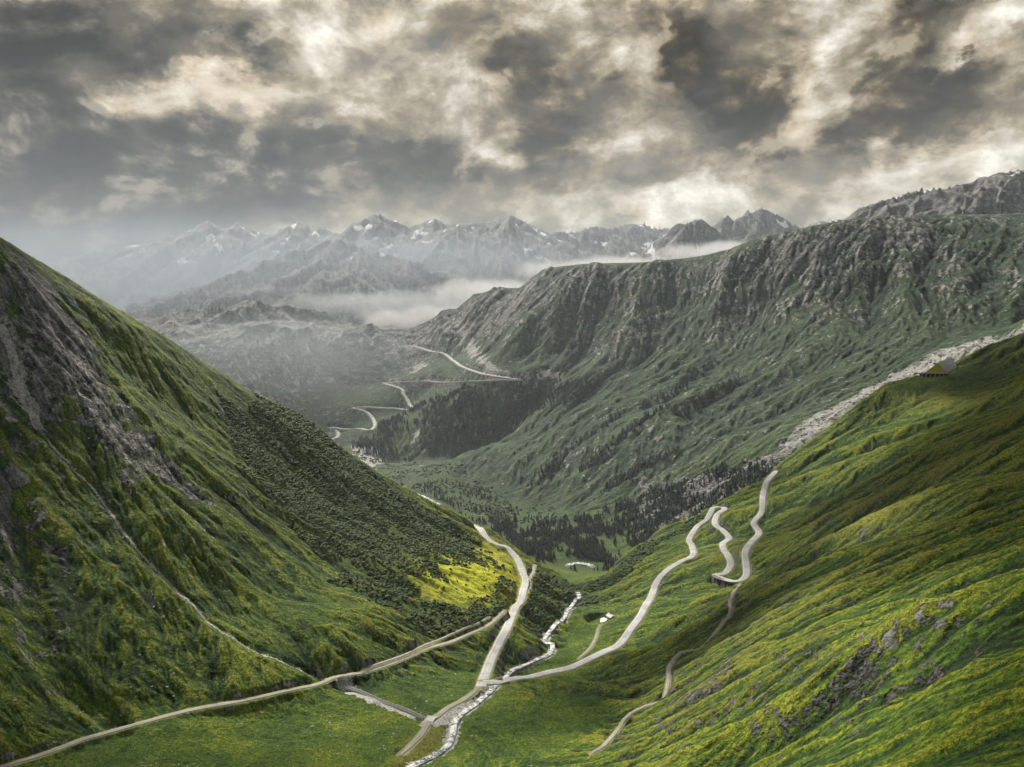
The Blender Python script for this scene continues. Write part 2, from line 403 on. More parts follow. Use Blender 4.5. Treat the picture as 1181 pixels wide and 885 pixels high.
A_SCRUB2 = area([(470,690),(540,700),(560,680),(590,670),(592,690),(585,712),(545,728),(500,735),(470,720)], 800, 1300)
A_SCRUB3 = area([(612,655),(640,665),(668,680),(690,688),(660,700),(640,715),(620,735),(600,722),(606,690)], 900, 1430)
A_SCRUB4 = area([(640,668),(690,668),(740,628),(800,598),(835,584),(810,600),(770,622),(740,645),(715,670),(680,684)], 1000, 1600)
A_SUNLIT_MEADOW = area([(482,655),(520,637),(562,628),(585,640),(596,660),(592,684),(560,694),(525,690),(490,680)], 800, 1550)  # meadow that carries the painted pool of sun
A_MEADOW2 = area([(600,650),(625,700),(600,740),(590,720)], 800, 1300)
A_WOOD = area([(560,600),(620,606),(700,585),(760,560),(850,535),(900,545),(880,575),(800,600),(740,640),(690,660),(640,650),(600,640),(575,620)], 1900, 2900)
A_WOOD2 = area([(405,515),(425,495),(470,473),(530,448),(600,438),(650,425),(640,450),(600,480),(560,505),(500,520),(440,530)], 2900, 4700)
A_MORAINE = area([(740,560),(830,545),(900,520),(920,500),(905,545),(860,565),(800,600),(745,610)], 1900, 2900)
A_SLAB = area([(895,545),(910,505),(940,478),(990,455),(1030,432),(1090,402),(1140,388),(1181,376),(1230,365),(1260,395),(1100,415),(1060,434),(1000,458),(950,500)], 2000, 2900)
A_ROCKS = [area(p, a, b) for p, a, b in [
  ([(0,335),(30,322),(62,352),(100,400),(150,470),(190,545),(150,555),(110,500),(75,470),(58,500),(35,455),(0,415)], 500, 1300),
  ([(0,290),(22,285),(60,330),(110,395),(90,400),(40,345),(0,330)], 600, 1300),
  ([(0,560),(14,600),(12,665),(0,700)], 400, 1000), ([(30,568),(50,590),(75,660),(78,720),(62,742),(48,700),(38,630)], 400, 1000),
  ([(0,440),(30,470),(40,510),(15,520),(0,500)], 500, 1100), ([(100,440),(160,490),(240,580),(215,580),(150,520),(100,470)], 500, 1400),
  ([(915,742),(940,705),(975,678),(990,684),(960,725),(930,760)], 250, 800), ([(855,790),(885,775),(895,785),(870,805)], 250, 800),
  ([(1038,645),(1055,618),(1085,605),(1090,622),(1060,650)], 250, 900), ([(985,672),(1010,650),(1030,650),(1005,680)], 250, 900),
  ([(1085,440),(1120,415),(1181,388),(1181,425),(1130,440),(1100,455)], 1200, 2100), ([(1050,665),(1090,650),(1085,680),(1055,690)], 250, 900),
  ([(745,660),(765,645),(775,650),(755,668)], 900, 1500), ([(700,850),(730,836),(735,850),(705,862)], 300, 800), ([(780,800),(800,778),(810,782),(790,812)], 300, 800)]]
A_PALE = [area(p, a, b) for p, a, b in [
  ([(403,512),(418,516),(436,514),(442,530),(432,542),(415,532)], 3000, 4400),
  ([(520,365),(545,385),(560,415),(590,440),(640,425),(650,432),(600,440),(560,432),(540,408),(525,385)], 3300, 5200),
  ([(472,425),(488,417),(492,422),(478,430)], 3500, 5500), ([(478,500),(484,492),(486,505),(480,512)], 3000, 4500),
  ([(0,440),(22,415),(48,487),(40,490),(20,455)], 500, 1200),
  ([(485,838),(500,822),(545,808),(530,825),(505,838)], 400, 900), ([(378,790),(385,776),(400,778),(415,792),(400,800)], 500, 900),
  ([(395,790),(440,806),(480,826),(478,830),(430,812),(390,796)], 500, 900)]]
A_DRY = area([(440,885),(470,850),(500,838),(525,840),(515,865),(470,885)], 400, 900)
paint('scrub', A_SCRUB, 14, 70); paint('scrub', A_SCRUB2, 8, 30); paint('scrub', A_SCRUB3, 6, 40, n2=12); paint('scrub', A_SCRUB4, 6, 30, n2=8)
paint('rock', area([(480,388),(545,347),(570,335),(625,316),(645,335),(610,365),(560,392),(520,398)], 3800, 5600), 40, 160, .62, 60); A_FLATS = area([(400,525),(430,545),(520,592),(560,605),(640,600),(640,585),(560,560),(500,535),(440,520)], 2000, 3700); paint('scrub', A_FLATS, 60, 260, .6); paint('scrub', A_WOOD, 60, 160, .95); paint('scrub', A_WOOD2, 60, 160, .9)
paint('sun_yellow', A_SUNLIT_MEADOW, 62, 45, 1., 18); paint('sun_yellow', A_MEADOW2, 12, 26, .25)
M['scrub'] *= 1 - .9 * M['sun_yellow']
paint('rock', A_MORAINE, 50, 120, .8, 60)
for q_, P in enumerate(A_ROCKS): paint('rock', P, 16, 45, .62 if q_ < 6 else .32, 24)
paint('pale', A_SLAB, 30, 60, .85, 20)
for P in A_PALE: paint('pale', P, 4 if P[:, 1].mean() < 2000 else 25, 12 if P[:, 1].mean() < 2000 else 60, .8, 3)
paint('dry', A_DRY, 6, 16, .9)
# procedural cover: bare rock where it is steep, more of it higher up and across the valley
BIG = smooth(1900, 2900, GY + .3 * GX)
GG = GZ.reshape(GSH)
_gz = GZ.reshape(GSH); _gx = GX.reshape(GSH); _gy = GY.reshape(GSH)
dr = np.hypot(np.gradient(_gx, axis=0), np.gradient(_gy, axis=0)); dt = np.hypot(np.gradient(_gx, axis=1), np.gradient(_gy, axis=1))
TRUE = np.hypot(np.gradient(_gz, axis=0) / dr, np.gradient(_gz, axis=1) / dt).ravel()
NZ3 = fbm(GX / 300, GY / 300, 4, 260)
hi = smooth(-350, 200, GZ)
rb = smooth(.84, 1.5, TRUE * .8 + .6 * NZ2 + .6 * NZ1 + .8 * NZ3 + .30 * hi + .22 * RID + .30 * smooth(60, 260, GZ) - .02)
M['rock'] = np.maximum(M['rock'], rb * BIG * (1 - ISFAR) * .9 * smooth(-640, -560, GZ))
M['rock'] = np.maximum(M['rock'], ISFAR * smooth(.2, .6, TRUE + .3 * NZ1 + .4 * hi))
rn = smooth(1.08, 1.45, TRUE + .5 * NZ2 + .25 * NZ1) * (1 - BIG) * smooth(250, 450, np.hypot(GX, GY))
M['rock'] = np.maximum(M['rock'], rn * .8)
wall = smooth(4050, 4350, GY) * smooth(-550, -900, GX) * (1 - ISFAR)
M['rock'] = np.maximum(M['rock'], wall * smooth(.3, .9, TRUE + .4 * NZ1) * .8)
pl_top = smooth(4400, 4800, GY) * smooth(-200, -500, GX) * (1 - ISFAR); M['rock'] = np.maximum(M['rock'], pl_top * .75)
sn = ISFAR * smooth(150, 600, GZ - 0.03 * (GY - 5000)) * smooth(.36, .46, fbm(GX / 300, GY / 300, 4, 300) + .1 - .12 * (TRUE - .7))
M['snow'] = np.maximum(M['snow'], sn)
M['dry'] = np.maximum(M['dry'], (1 - BIG) * smooth(.05, .6, NZ3 + .35 * RID + .3 * NZ1 - .22 * smooth(-100, -350, GX)) * .75)
M['dry'] = np.maximum(M['dry'], .8 * np.clip(-(GZ + 640) / 25, 0, 1) * BIG * smooth(0, .4, NZ3 + .2))

def build_mesh(name, sel_rows=None, face_mask=None, mat=None):
    nr, nc = GSH
    idx = np.arange(nr * nc).reshape(nr, nc)
    q = np.stack([idx[:-1, :-1], idx[:-1, 1:], idx[1:, 1:], idx[1:, :-1]], -1).reshape(-1, 4)
    q = q[face_mask]
    used = np.zeros(nr * nc, bool); used[q.ravel()] = True
    remap = np.cumsum(used) - 1
    q = remap[q]
    v = np.stack([GX, GY, GZ], 1)[used]
    me = bpy.data.meshes.new(name)
    me.vertices.add(len(v)); me.vertices.foreach_set('co', v.astype(np.float32).ravel())
    me.loops.add(q.size); me.loops.foreach_set('vertex_index', q[:, ::-1].astype(np.int32).ravel())
    me.polygons.add(len(q)); me.polygons.foreach_set('loop_start', np.arange(0, q.size, 4, dtype=np.int32)); me.polygons.foreach_set('loop_total', np.full(len(q), 4, np.int32))
    me.polygons.foreach_set('use_smooth', np.ones(len(q), bool))
    me.update(calc_edges=True)
    for an, ks in (('ma', ('rock', 'pale', 'scrub')), ('mb', ('sun_yellow', 'snow', 'dry'))):
        a = me.attributes.new(an, 'FLOAT_VECTOR', 'POINT')
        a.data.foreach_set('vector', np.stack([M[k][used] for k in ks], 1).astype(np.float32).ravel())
    a = me.attributes.new('mc', 'FLOAT_VECTOR', 'POINT')
    a.data.foreach_set('vector', np.stack([M['dirt'][used], np.clip(RID[used] * .5 + .5, 0, 1), BIG[used]], 1).astype(np.float32).ravel())
    o = bpy.data.objects.new(name, me); bpy.context.scene.collection.objects.link(o)
    me.materials.append(mat)
    return o
def face_avg(A):
    A = A.reshape(GSH); return ((A[:-1, :-1] + A[1:, 1:] + A[1:, :-1] + A[:-1, 1:]) / 4).ravel()
# ground dug away below the hairpin wall, on the valley side
HAIRPIN_WALL = hit([(823,667.2),(829,669.6),(836,671.4),(843,672.2),(849,672)], 900, 1300)
HAIRPIN_Z = float(np.median(branch_road[np.hypot(branch_road[:, 0] - 314, branch_road[:, 1] - 1152) < 18][:, 2]))
def dig(W, depth, reach):
    c = W.mean(0); k = np.nonzero(np.hypot(GX - c[0], GY - c[1]) < 90)[0]
    d = W[-1] - W[0]; d = d / np.hypot(*d); nrm = np.array([-d[1], d[0]])
    if (nrm * -c).sum() < 0: nrm = -nrm
    s = (GX[k] - c[0]) * nrm[0] + (GY[k] - c[1]) * nrm[1]
    t = (GX[k] - c[0]) * d[0] + (GY[k] - c[1]) * d[1]; L = np.hypot(*(W[-1] - W[0])) / 2
    f = smooth(.6, 2.0, s) * (1 - smooth(reach * .5, reach, s)) * (1 - smooth(L - 1, L + 8, np.abs(t)))
    GZ[k] = np.minimum(GZ[k], GZ[k] * (1 - f) + np.minimum(GZ[k], HAIRPIN_Z - depth) * f)
dig(HAIRPIN_WALL, 11.5, 34)
ditch = course([(393,789),(415,798),(440,808),(465,818),(489,828)], dmin=400, dmax=900, avg=2)
channel(ditch, 1.6, 1.8, 1.6, 0., 'pale')

def level(cx, cy, r0, r1, z):
    k = np.nonzero(np.hypot(GX - cx, GY - cy) < r1)[0]
    f = 1 - smooth(r0, r1, np.hypot(GX[k] - cx, GY[k] - cy)); GZ[k] = GZ[k] * (1 - f) + z * f
HUT = hit([(699, 711)], 900, 1400)[0]; HUT_Z = float(height(HUT[:1], HUT[1:])[0]); 
HUT_P = area([(690,701),(712,701),(712,721),(688,721)], 900, 1400); _h = height(HUT_P[:, 0], HUT_P[:, 1])
HUT_F = np.linalg.lstsq(np.c_[HUT_P - HUT, np.ones(4)], _h, rcond=None)[0]
def hut_plane(x, y): return (x - HUT[0]) * HUT_F[0] + (y - HUT[1]) * HUT_F[1] + HUT_F[2]
_k = np.nonzero(np.hypot(GX - HUT[0], GY - HUT[1]) < 34)[0]; _f = 1 - smooth(24, 34, np.hypot(GX[_k] - HUT[0], GY[_k] - HUT[1])); GZ[_k] = GZ[_k] * (1 - _f) + hut_plane(GX[_k], GY[_k]) * _f
YG = 1872.
VIA = [np.array(sight(1053, 429.5, YG)), np.array(sight(1092, 431.2, YG - 4))]
def under(a, b, z, w0, w1, front):
    d = (b - a)[:2]; L = np.hypot(*d); d = d / L; nrm = np.array([d[1], -d[0]])
    k = np.nonzero(np.hypot(GX - a[0], GY - a[1]) < 260)[0]
    s = (GX[k] - a[0]) * nrm[0] + (GY[k] - a[1]) * nrm[1]; t = (GX[k] - a[0]) * d[0] + (GY[k] - a[1]) * d[1]
    f = smooth(-w0, -w0 + 4, s) * (1 - smooth(front * .4, front, s)) * smooth(0, 14, t) * (1 - smooth(L - 8, L + 6, t))
    GZ[k] = GZ[k] * (1 - f) + np.minimum(GZ[k], z) * f
under(VIA[0], VIA[1], VIA[0][2] - 17, 9, 0, 70)
k_ = np.nonzero((np.hypot(GX - VIA[0][0], GY - VIA[0][1]) < 140))[0]
GZ[k_] = np.minimum(GZ[k_], VIA[0][2] - 1.0 + np.clip((GX[k_] - VIA[1][0]) * .45, 0, 40))
import bmesh, mathutils
MISTON = True; GOBO = True
SUN_AZ, SUN_EL = math.radians(-20), math.radians(37)     # azimuth from +Y towards +X
dirv = (math.sin(SUN_AZ) * math.cos(SUN_EL), math.cos(SUN_AZ) * math.cos(SUN_EL), math.sin(SUN_EL))
# ------------------------------------------------------------------ node helpers
def mat_new(name):
    m = bpy.data.materials.new(name); m.use_nodes = True
    nt = m.node_tree; nt.nodes.clear()
    return m, nt
class N:
    """tiny node-graph writer"""
    def __init__(s, nt): s.nt = nt; s.x = 0
    def new(s, t, **kw):
        n = s.nt.nodes.new(t)
        for k, v in kw.items(): setattr(n, k, v)
        s.x += 30; n.location = (s.x, 0); return n
    def link(s, a, b): s.nt.links.new(a, b)
    def put(s, sock, v):
        if isinstance(v, (int, float)): sock.default_value = v
        elif isinstance(v, (tuple, list)):
            if len(v) == 3 and len(sock.default_value) == 4: v = tuple(v) + (1,)
            sock.default_value = v
        else: s.link(v, sock)
    def math(s, op, a, b=0.5, c=0.5, clamp=False):
        n = s.new('ShaderNodeMath', operation=op, use_clamp=clamp)
        s.put(n.inputs[0], a); s.put(n.inputs[1], b); s.put(n.inputs[2], c); return n.outputs[0]
    def vmath(s, op, a, b=(0, 0, 0)):
        n = s.new('ShaderNodeVectorMath', operation=op)
        s.put(n.inputs[0], a)
        if op == 'SCALE': s.put(n.inputs['Scale'], b)
        else: s.put(n.inputs[1], b)
        return n.outputs['Value'] if op in ('LENGTH', 'DOT_PRODUCT') else n.outputs[0]
    def mix(s, f, a, b, mode='MIX'):
        n = s.new('ShaderNodeMix', data_type='RGBA', blend_type=mode)
        s.put(n.inputs['Factor'], f); s.put(n.inputs['A'], a) if 0 else None
        s.put(n.inputs[6], a); s.put(n.inputs[7], b); return n.outputs[2]
    def noise(s, vec, scale, detail=4, rough=.55, dist=0, col=False, dims='3D', kind='FBM'):
        n = s.new('ShaderNodeTexNoise', noise_dimensions=dims, noise_type=kind)
        if vec is not None: s.link(vec, n.inputs['Vector'])
        n.inputs['Scale'].default_value = scale; n.inputs['Detail'].default_value = detail
        n.inputs['Roughness'].default_value = rough; n.inputs['Distortion'].default_value = dist
        return n.outputs['Color'] if col else n.outputs['Fac']
    def voro(s, vec, scale, feature='F1', out='Distance', rnd=1.):
        n = s.new('ShaderNodeTexVoronoi', feature=feature); s.link(vec, n.inputs['Vector'])
        n.inputs['Scale'].default_value = scale; n.inputs['Randomness'].default_value = rnd
        return n.outputs[out]
    def rng(s, v, a, b, c=0., d=1., smooth_=True):
        n = s.new('ShaderNodeMapRange', interpolation_type='SMOOTHSTEP' if smooth_ else 'LINEAR')
        s.put(n.inputs[0], v)
        for i, q in enumerate((a, b, c, d)): s.put(n.inputs[1 + i], q)
        return n.outputs[0]
    def ramp(s, v, stops, interp='LINEAR'):
        n = s.new('ShaderNodeValToRGB'); s.put(n.inputs[0], v); cr = n.color_ramp; cr.interpolation = interp
        while len(cr.elements) < len(stops): cr.elements.new(.5)
        for e, (p, c) in zip(cr.elements, stops): e.position = p; e.color = tuple(c) + (1,)
        return n.outputs[0]
    def attr(s, name, t='GEOMETRY'):
        n = s.new('ShaderNodeAttribute', attribute_name=name, attribute_type=t); return n
    def sep(s, v):
        n = s.new('ShaderNodeSeparateXYZ'); s.link(v, n.inputs[0]); return n.outputs
    def bump(s, h, strength, dist, normal=None):
        n = s.new('ShaderNodeBump'); s.put(n.inputs['Height'], h); n.inputs['Strength'].default_value = strength
        n.inputs['Distance'].default_value = dist
        if normal is not None: s.link(normal, n.inputs['Normal'])
        return n.outputs[0]
    def surf(s, col, rough=.9, normal=None, spec=.2, metal=0):
        b = s.new('ShaderNodeBsdfPrincipled'); s.put(b.inputs['Base Color'], col); s.put(b.inputs['Roughness'], rough)
        b.inputs['Specular IOR Level'].default_value = spec; s.put(b.inputs['Metallic'], metal)
        if normal is not None: s.link(normal, b.inputs['Normal'])
        o = s.new('ShaderNodeOutputMaterial'); s.link(b.outputs[0], o.inputs[0]); return b

def terrain_material():
    m, nt = mat_new('mountain_turf_and_rock'); n = N(nt)
    P = n.new('ShaderNodeNewGeometry').outputs['Position']
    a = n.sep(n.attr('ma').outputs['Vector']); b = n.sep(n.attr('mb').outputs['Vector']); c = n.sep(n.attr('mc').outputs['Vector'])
    rock, pale, scrub = a[0], a[1], a[2]; sun_yel, snow, dry = b[0], b[1], b[2]; dirt, rid, big = c[0], c[1], c[2]
    nL = n.noise(P, 1 / 70, 3, .6, .4); nM = n.noise(P, 1 / 13, 4, .7, .3); nS = n.noise(P, 1 / 2.4, 3, .75); nT = n.noise(P, 1 / .6, 2, .7)
    # turf: lush, olive and dry patches with tussock speckle
    nB = n.noise(P, 1 / 46, 4, .78, .2)
    t2b = n.math('ADD', n.math('MULTIPLY', nB, .6), n.math('MULTIPLY', nM, .4))
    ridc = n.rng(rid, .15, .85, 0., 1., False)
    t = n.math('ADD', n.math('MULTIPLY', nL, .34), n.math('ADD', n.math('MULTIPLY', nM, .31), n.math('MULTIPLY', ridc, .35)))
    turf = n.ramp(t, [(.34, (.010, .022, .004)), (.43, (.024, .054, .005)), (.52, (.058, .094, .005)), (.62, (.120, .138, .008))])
    t2 = n.math('ADD', n.math('MULTIPLY', nS, .65), n.math('MULTIPLY', nT, .35))
    tuss = n.ramp(t2, [(.36, (.03, .045, .02)), (.45, (.32, .35, .28)), (.53, (1, 1, 1)), (.64, (2.1, 1.95, 1.35))])
    turf = n.mix(.85, turf, n.mix(1, turf, tuss, 'MULTIPLY'))
    turf = n.mix(n.math('MULTIPLY', dry, n.rng(nS, .35, .6, .25, .85)), turf, n.mix(nS, (.085, .080, .012), (.165, .148, .022)))
    cool = n.mix(n.rng(t, .4, .6), (.011, .026, .018), (.043, .070, .040))
    tussb = n.ramp(t2b, [(.38, (.18, .22, .16)), (.47, (.7, .7, .66)), (.55, (1.15, 1.1, 1.)), (.66, (2.0, 1.8, 1.5))])
    turf = n.mix(n.math('MULTIPLY', big, .88), turf, n.mix(.9, cool, n.mix(1, cool, tussb, 'MULTIPLY')))
    turf = n.mix(n.math('MULTIPLY', sun_yel, n.rng(n.math('ADD', n.math('MULTIPLY', nM, .6), n.math('MULTIPLY', nS, .4)), .34, .54, .5, 1.)), turf, n.mix(nS, (.24, .27, .014), (.52, .50, .024)))  # sunlight put into the turf colour: bright yellow-green patch
    sc = n.mix(n.rng(nS, .35, .65), (.012, .026, .008), (.055, .085, .018))
    turf = n.mix(n.math('MULTIPLY', n.rng(n.math('ADD', scrub, n.math('MULTIPLY', n.math('SUBTRACT', nM, .5), 1.3)), .3, .6), .62), turf, sc)
    # rock: fractured grey with lichen and ledges
    v2 = n.voro(P, 1 / 3.1, 'F1')
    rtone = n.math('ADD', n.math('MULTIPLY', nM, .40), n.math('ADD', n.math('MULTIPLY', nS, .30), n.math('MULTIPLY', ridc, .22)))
    rtone = n.math('ADD', rtone, n.math('MULTIPLY_ADD', n.math('MULTIPLY', big, n.math('SUBTRACT', nB, .5)), .55, n.math('MULTIPLY', v2, .12)))
    rk = n.ramp(rtone, [(.38, (.028, .030, .030)), (.47, (.070, .071, .068)), (.56, (.14, .136, .128)), (.68, (.32, .31, .285))])
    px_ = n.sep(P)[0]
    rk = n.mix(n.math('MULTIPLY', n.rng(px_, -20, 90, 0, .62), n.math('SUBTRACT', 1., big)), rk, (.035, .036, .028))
    rm = n.rng(n.math('ADD', n.math('MULTIPLY_ADD', n.math('MULTIPLY', big, n.math('SUBTRACT', nB, .50)), 3.2, rock), n.math('ADD', n.math('MULTIPLY', n.math('SUBTRACT', nM, .5), 1.7), n.math('MULTIPLY', n.math('SUBTRACT', nS, .5), 1.2))), .42, .60)
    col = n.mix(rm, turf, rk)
    pm = n.rng(n.math('ADD', pale, n.math('ADD', n.math('MULTIPLY', n.math('SUBTRACT', nM, .5), 1.3), n.math('MULTIPLY', n.math('SUBTRACT', nS, .5), 1.1))), .36, .62)
    col = n.mix(pm, col, n.mix(n.rng(t2, .35, .62), (.09, .088, .082), (.38, .37, .345)))
    dm = n.rng(n.math('ADD', dirt, n.math('MULTIPLY', n.math('SUBTRACT', nS, .5), .7)), .35, .75)
    col = n.mix(n.math('MULTIPLY', dm, .8), col, n.mix(nT, (.14, .125, .07), (.30, .28, .21)))
    col = n.mix(n.rng(n.math('ADD', snow, n.math('MULTIPLY', n.math('SUBTRACT', nM, .5), .6)), .4, .6), col, (.62, .63, .66))
    b1 = n.noise(P, 1 / 13, 2, .6); b2 = n.noise(P, 1 / 2.4, 2, .7)
    h = n.math('ADD', n.math('MULTIPLY', b1, n.math('MULTIPLY_ADD', rm, 6., 3.)), n.math('MULTIPLY', b2, n.math('MULTIPLY_ADD', rm, 1.6, 1.3)))
    nrm = n.bump(h, 1., 1.0)
    n.surf(col, .95, nrm, .12)
    return m
def simple_mat(name, c1, c2, scale=1., rough=.85, bump=.3, dist=.1, spec=.2, detail=5):
    m, nt = mat_new(name); n = N(nt)
    P = n.new('ShaderNodeNewGeometry').outputs['Position']
    f = n.noise(P, scale, detail, .65, .3)
    col = n.mix(n.rng(f, .3, .7), c1, c2)
    n.surf(col, rough, n.bump(f, bump, dist), spec); return m
def road_material(name, c1, c2, lines):
    m, nt = mat_new(name); n = N(nt)
    P = n.new('ShaderNodeNewGeometry').outputs['Position']
    ac = n.attr('across').outputs['Fac']
    ab = n.math('ABSOLUTE', ac)
    f = n.noise(P, 1 / 5., 5, .7); g = n.noise(P, 1 / .8, 3, .7)
    col = n.mix(n.rng(f, .3, .7), c1, c2)
    col = n.mix(n.rng(g, .45, .8, 0, .35), col, (.2, .19, .17))
    pa = n.noise(P, 1 / 28., 2, .5)
    col = n.mix(n.rng(pa, .42, .6, 0., .5), col, tuple(x * .62 for x in c1))
    # wheel tracks polished by traffic
    wt = n.rng(n.math('ABSOLUTE', n.math('SUBTRACT', ab, .48)), .05, .22, .35, 0)
    col = n.mix(wt, col, tuple(x * (.8 if lines else 1.25) for x in c1))
    if lines:
        ln = n.rng(n.math('ABSOLUTE', n.math('SUBTRACT', ab, .9)), .02, .035, 1, 0)
        col = n.mix(n.math('MULTIPLY', ln, .5), col, (.72, .71, .68))
    else:
        mid = n.math('MULTIPLY', n.rng(ab, .1, .3, 1, 0), n.rng(f, .4, .6))
        col = n.mix(n.math('MULTIPLY', mid, .7), col, (.12, .13, .04))
        ed = n.math('MULTIPLY', n.rng(n.math('ADD', ab, n.math('MULTIPLY', n.math('SUBTRACT', g, .5), .5)), .85, 1., 0, 1), .8)
        col = n.mix(ed, col, (.11, .12, .035))
    n.surf(col, .85, n.bump(n.math('ADD', f, g), .3, .15), .2)
    return m
def water_material():
    m, nt = mat_new('white_water'); n = N(nt)
    P = n.new('ShaderNodeNewGeometry').outputs['Position']
    f = n.noise(P, 1 / 2.2, 6, .7, 1.2); g = n.noise(P, 1 / 9., 3, .6)
    foam = n.rng(n.math('ADD', f, n.math('MULTIPLY', n.math('SUBTRACT', g, .5), .6)), .40, .60)
    col = n.mix(foam, (.06, .075, .072), (.50, .51, .50))
    n.surf(col, n.rng(foam, 0, 1, .15, .6), n.bump(f, .6, .4), .5)
    return m
MT = terrain_material()
M_ROAD = road_material('pale_asphalt', (.29, .287, .28), (.41, .405, .395), True)
M_TRACK = road_material('gravel_track', (.19, .18, .145), (.30, .285, .235), False)
M_WATER = water_material()
M_CONC = simple_mat('weathered_concrete', (.28, .275, .26), (.46, .45, .43), 1 / 1.5, .9, .4, .05)
M_STONE = simple_mat('dark_masonry', (.03, .03, .029), (.085, .083, .078), 1 / .9, .95, .8, .15)
M_WHITE = simple_mat('white_render', (.42, .415, .40), (.58, .575, .56), 1 / 1.2, .8, .15, .02)
M_DARK = simple_mat('dark_pane_and_shade', (.012, .012, .013), (.025, .025, .026), 1., .9, .1, .02)  # near-black for panes, door and ditch bed, and for painted shade plates
M_SLATE = simple_mat('slate_roof', (.06, .062, .066), (.12, .12, .125), 1 / .6, .7, .5, .05)
M_BOULDER = simple_mat('granite_boulder', (.16, .155, .145), (.42, .41, .385), 1 / .9, .95, .9, .25)
M_SHRUB = simple_mat('alder_leaves', (.012, .026, .006), (.075, .115, .022), 1 / .8, .8, 1., .6)
M_PINE = simple_mat('conifer_needles', (.010, .020, .010), (.040, .058, .024), 1 / 1.5, .85, 1., .6)
M_GRAVEL = simple_mat('pale_gravel', (.24, .235, .22), (.50, .485, .45), 1 / 2.5, .95, .8, .6)
M_GRASS2 = simple_mat('dry_summer_grass', (.20, .21, .025), (.38, .35, .05), 1 / 3., .95, .8, .5)

# ------------------------------------------------------------------ ground objects
fy = face_avg(GY); ff = face_avg(ISFAR); fx = face_avg(GX)
near_sel = (fy + .3 * fx < 1950) & (ff < .5)
far_sel = ff >= .5
COL = bpy.context.scene.collection
def tag(o, label=None, cat=None, group=None, kind=None):
    if label: o['label'] = label
    if cat: o['category'] = cat
    if group: o['group'] = group
    if kind: o['kind'] = kind
    return o
tag(build_mesh('hillside', face_mask=near_sel, mat=MT), 'steep green valley slopes with gullies, rock outcrops and scrub in the foreground', 'hillside', kind='structure')
tag(build_mesh('mountain', face_mask=~near_sel & ~far_sel, mat=MT), 'long rocky green mountain across the flat valley floor', 'mountain', kind='structure')
tag(build_mesh('mountain_range', face_mask=far_sel, mat=MT), 'distant jagged peaks with snow patches fading into grey haze', 'mountain range', kind='structure')
print('terrain', round(time.time() - T0, 1))

_th = np.arctan2(GX.reshape(GSH)[0], GY.reshape(GSH)[0] + 70); _r = np.hypot(GX.reshape(GSH)[:, 0], GY.reshape(GSH)[:, 0] + 70)
_Z = GZ.reshape(GSH)
def ground(x, y, A=None):
    A = _Z if A is None else A.reshape(GSH)
    x = np.atleast_1d(np.asarray(x, float)); y = np.atleast_1d(np.asarray(y, float))
    fi = np.interp(np.hypot(x, y + 70), _r, np.arange(len(_r))); fj = np.interp(np.arctan2(x, y + 70), _th, np.arange(len(_th)))
    i = np.minimum(fi.astype(int), len(_r) - 2); j = np.minimum(fj.astype(int), len(_th) - 2); a = fi - i; b = fj - j
    return (A[i, j] * (1 - a) + A[i + 1, j] * a) * (1 - b) + (A[i, j + 1] * (1 - a) + A[i + 1, j + 1] * a) * b
def mesh_obj(name, verts, faces, mat, parent=None, smooth_=False):
    me = bpy.data.meshes.new(name); me.from_pydata([tuple(map(float, v)) for v in verts], [], [tuple(map(int, f)) for f in faces]); me.materials.append(mat)
    if smooth_: me.polygons.foreach_set('use_smooth', [True] * len(me.polygons))
    me.update()
    o = bpy.data.objects.new(name, me); COL.objects.link(o)
    if parent: o.parent = parent
    return o
def ribbon(name, L, half, mat, lift=.12, wob=0., cols=7, crown=.06, thick=.9, zadd=0.):
    d = np.gradient(L[:, :2], axis=0); d /= np.linalg.norm(d, axis=1)[:, None] + 1e-9
    nx, ny = -d[:, 1], d[:, 0]
    ac = np.linspace(-1, 1, cols); V = []; A = []
    n = len(L); s = np.r_[0, np.cumsum(np.hypot(*np.diff(L[:, :2], axis=0).T))]
    r = np.hypot(L[:, 0], L[:, 1])
    hw = half * np.ones(n)
    if wob and half < 2.9: hw = hw * np.minimum(1, .25 + np.minimum(s, s[-1] - s) / (40 if half > 2.7 else 22))
    wl = vnoise(s / 14, s * 0 + 3, 61) * wob; wr = vnoise(s / 14, s * 0 + 9, 62) * wob
    wl2 = vnoise(s / 4.5, s * 0 + 3, 63) * wob * .5; wr2 = vnoise(s / 4.5, s * 0 + 9, 64) * wob * .5
    rows = []
    prof = np.r_[ac[0], ac, ac[-1]]
    for k, t in enumerate(prof):
        h = np.where(t < 0, hw * (1 + wl + wl2), hw * (1 + wr + wr2)) * t
        z = L[:, 2] + lift + r * .00035 + crown * (1 - t * t) + zadd
        if k in (0, len(prof) - 1): z = z - thick - r * .0006
        rows.append(np.stack([L[:, 0] + nx * h, L[:, 1] + ny * h, z], 1)); A.append(np.full(n, t))
    V = np.stack(rows, 1).reshape(-1, 3); A = np.stack(A, 1).ravel(); c = len(prof)
    Fs = [(i * c + j, i * c + j + 1, (i + 1) * c + j + 1, (i + 1) * c + j) for i in range(n - 1) for j in range(c - 1)]
    Fs = [f[::-1] for f in Fs]
    o = mesh_obj(name, V, Fs, mat, None, True)
    a = o.data.attributes.new('across', 'FLOAT', 'POINT'); a.data.foreach_set('value', A.astype(np.float32))
    return o
tag(ribbon('road', main_road, 5.4, M_ROAD, .18), 'pale asphalt road curving round the green spur down the valley', 'road', kind='structure')
tag(ribbon('road', branch_road, 5.2, M_ROAD, .22, zadd=.02), 'pale asphalt road climbing the right slope in hairpins', 'road', kind='structure')
tag(ribbon('road', pass_road, 7., M_ROAD, 1.0), 'distant pass road zigzagging up the far mountainside', 'road', kind='structure')
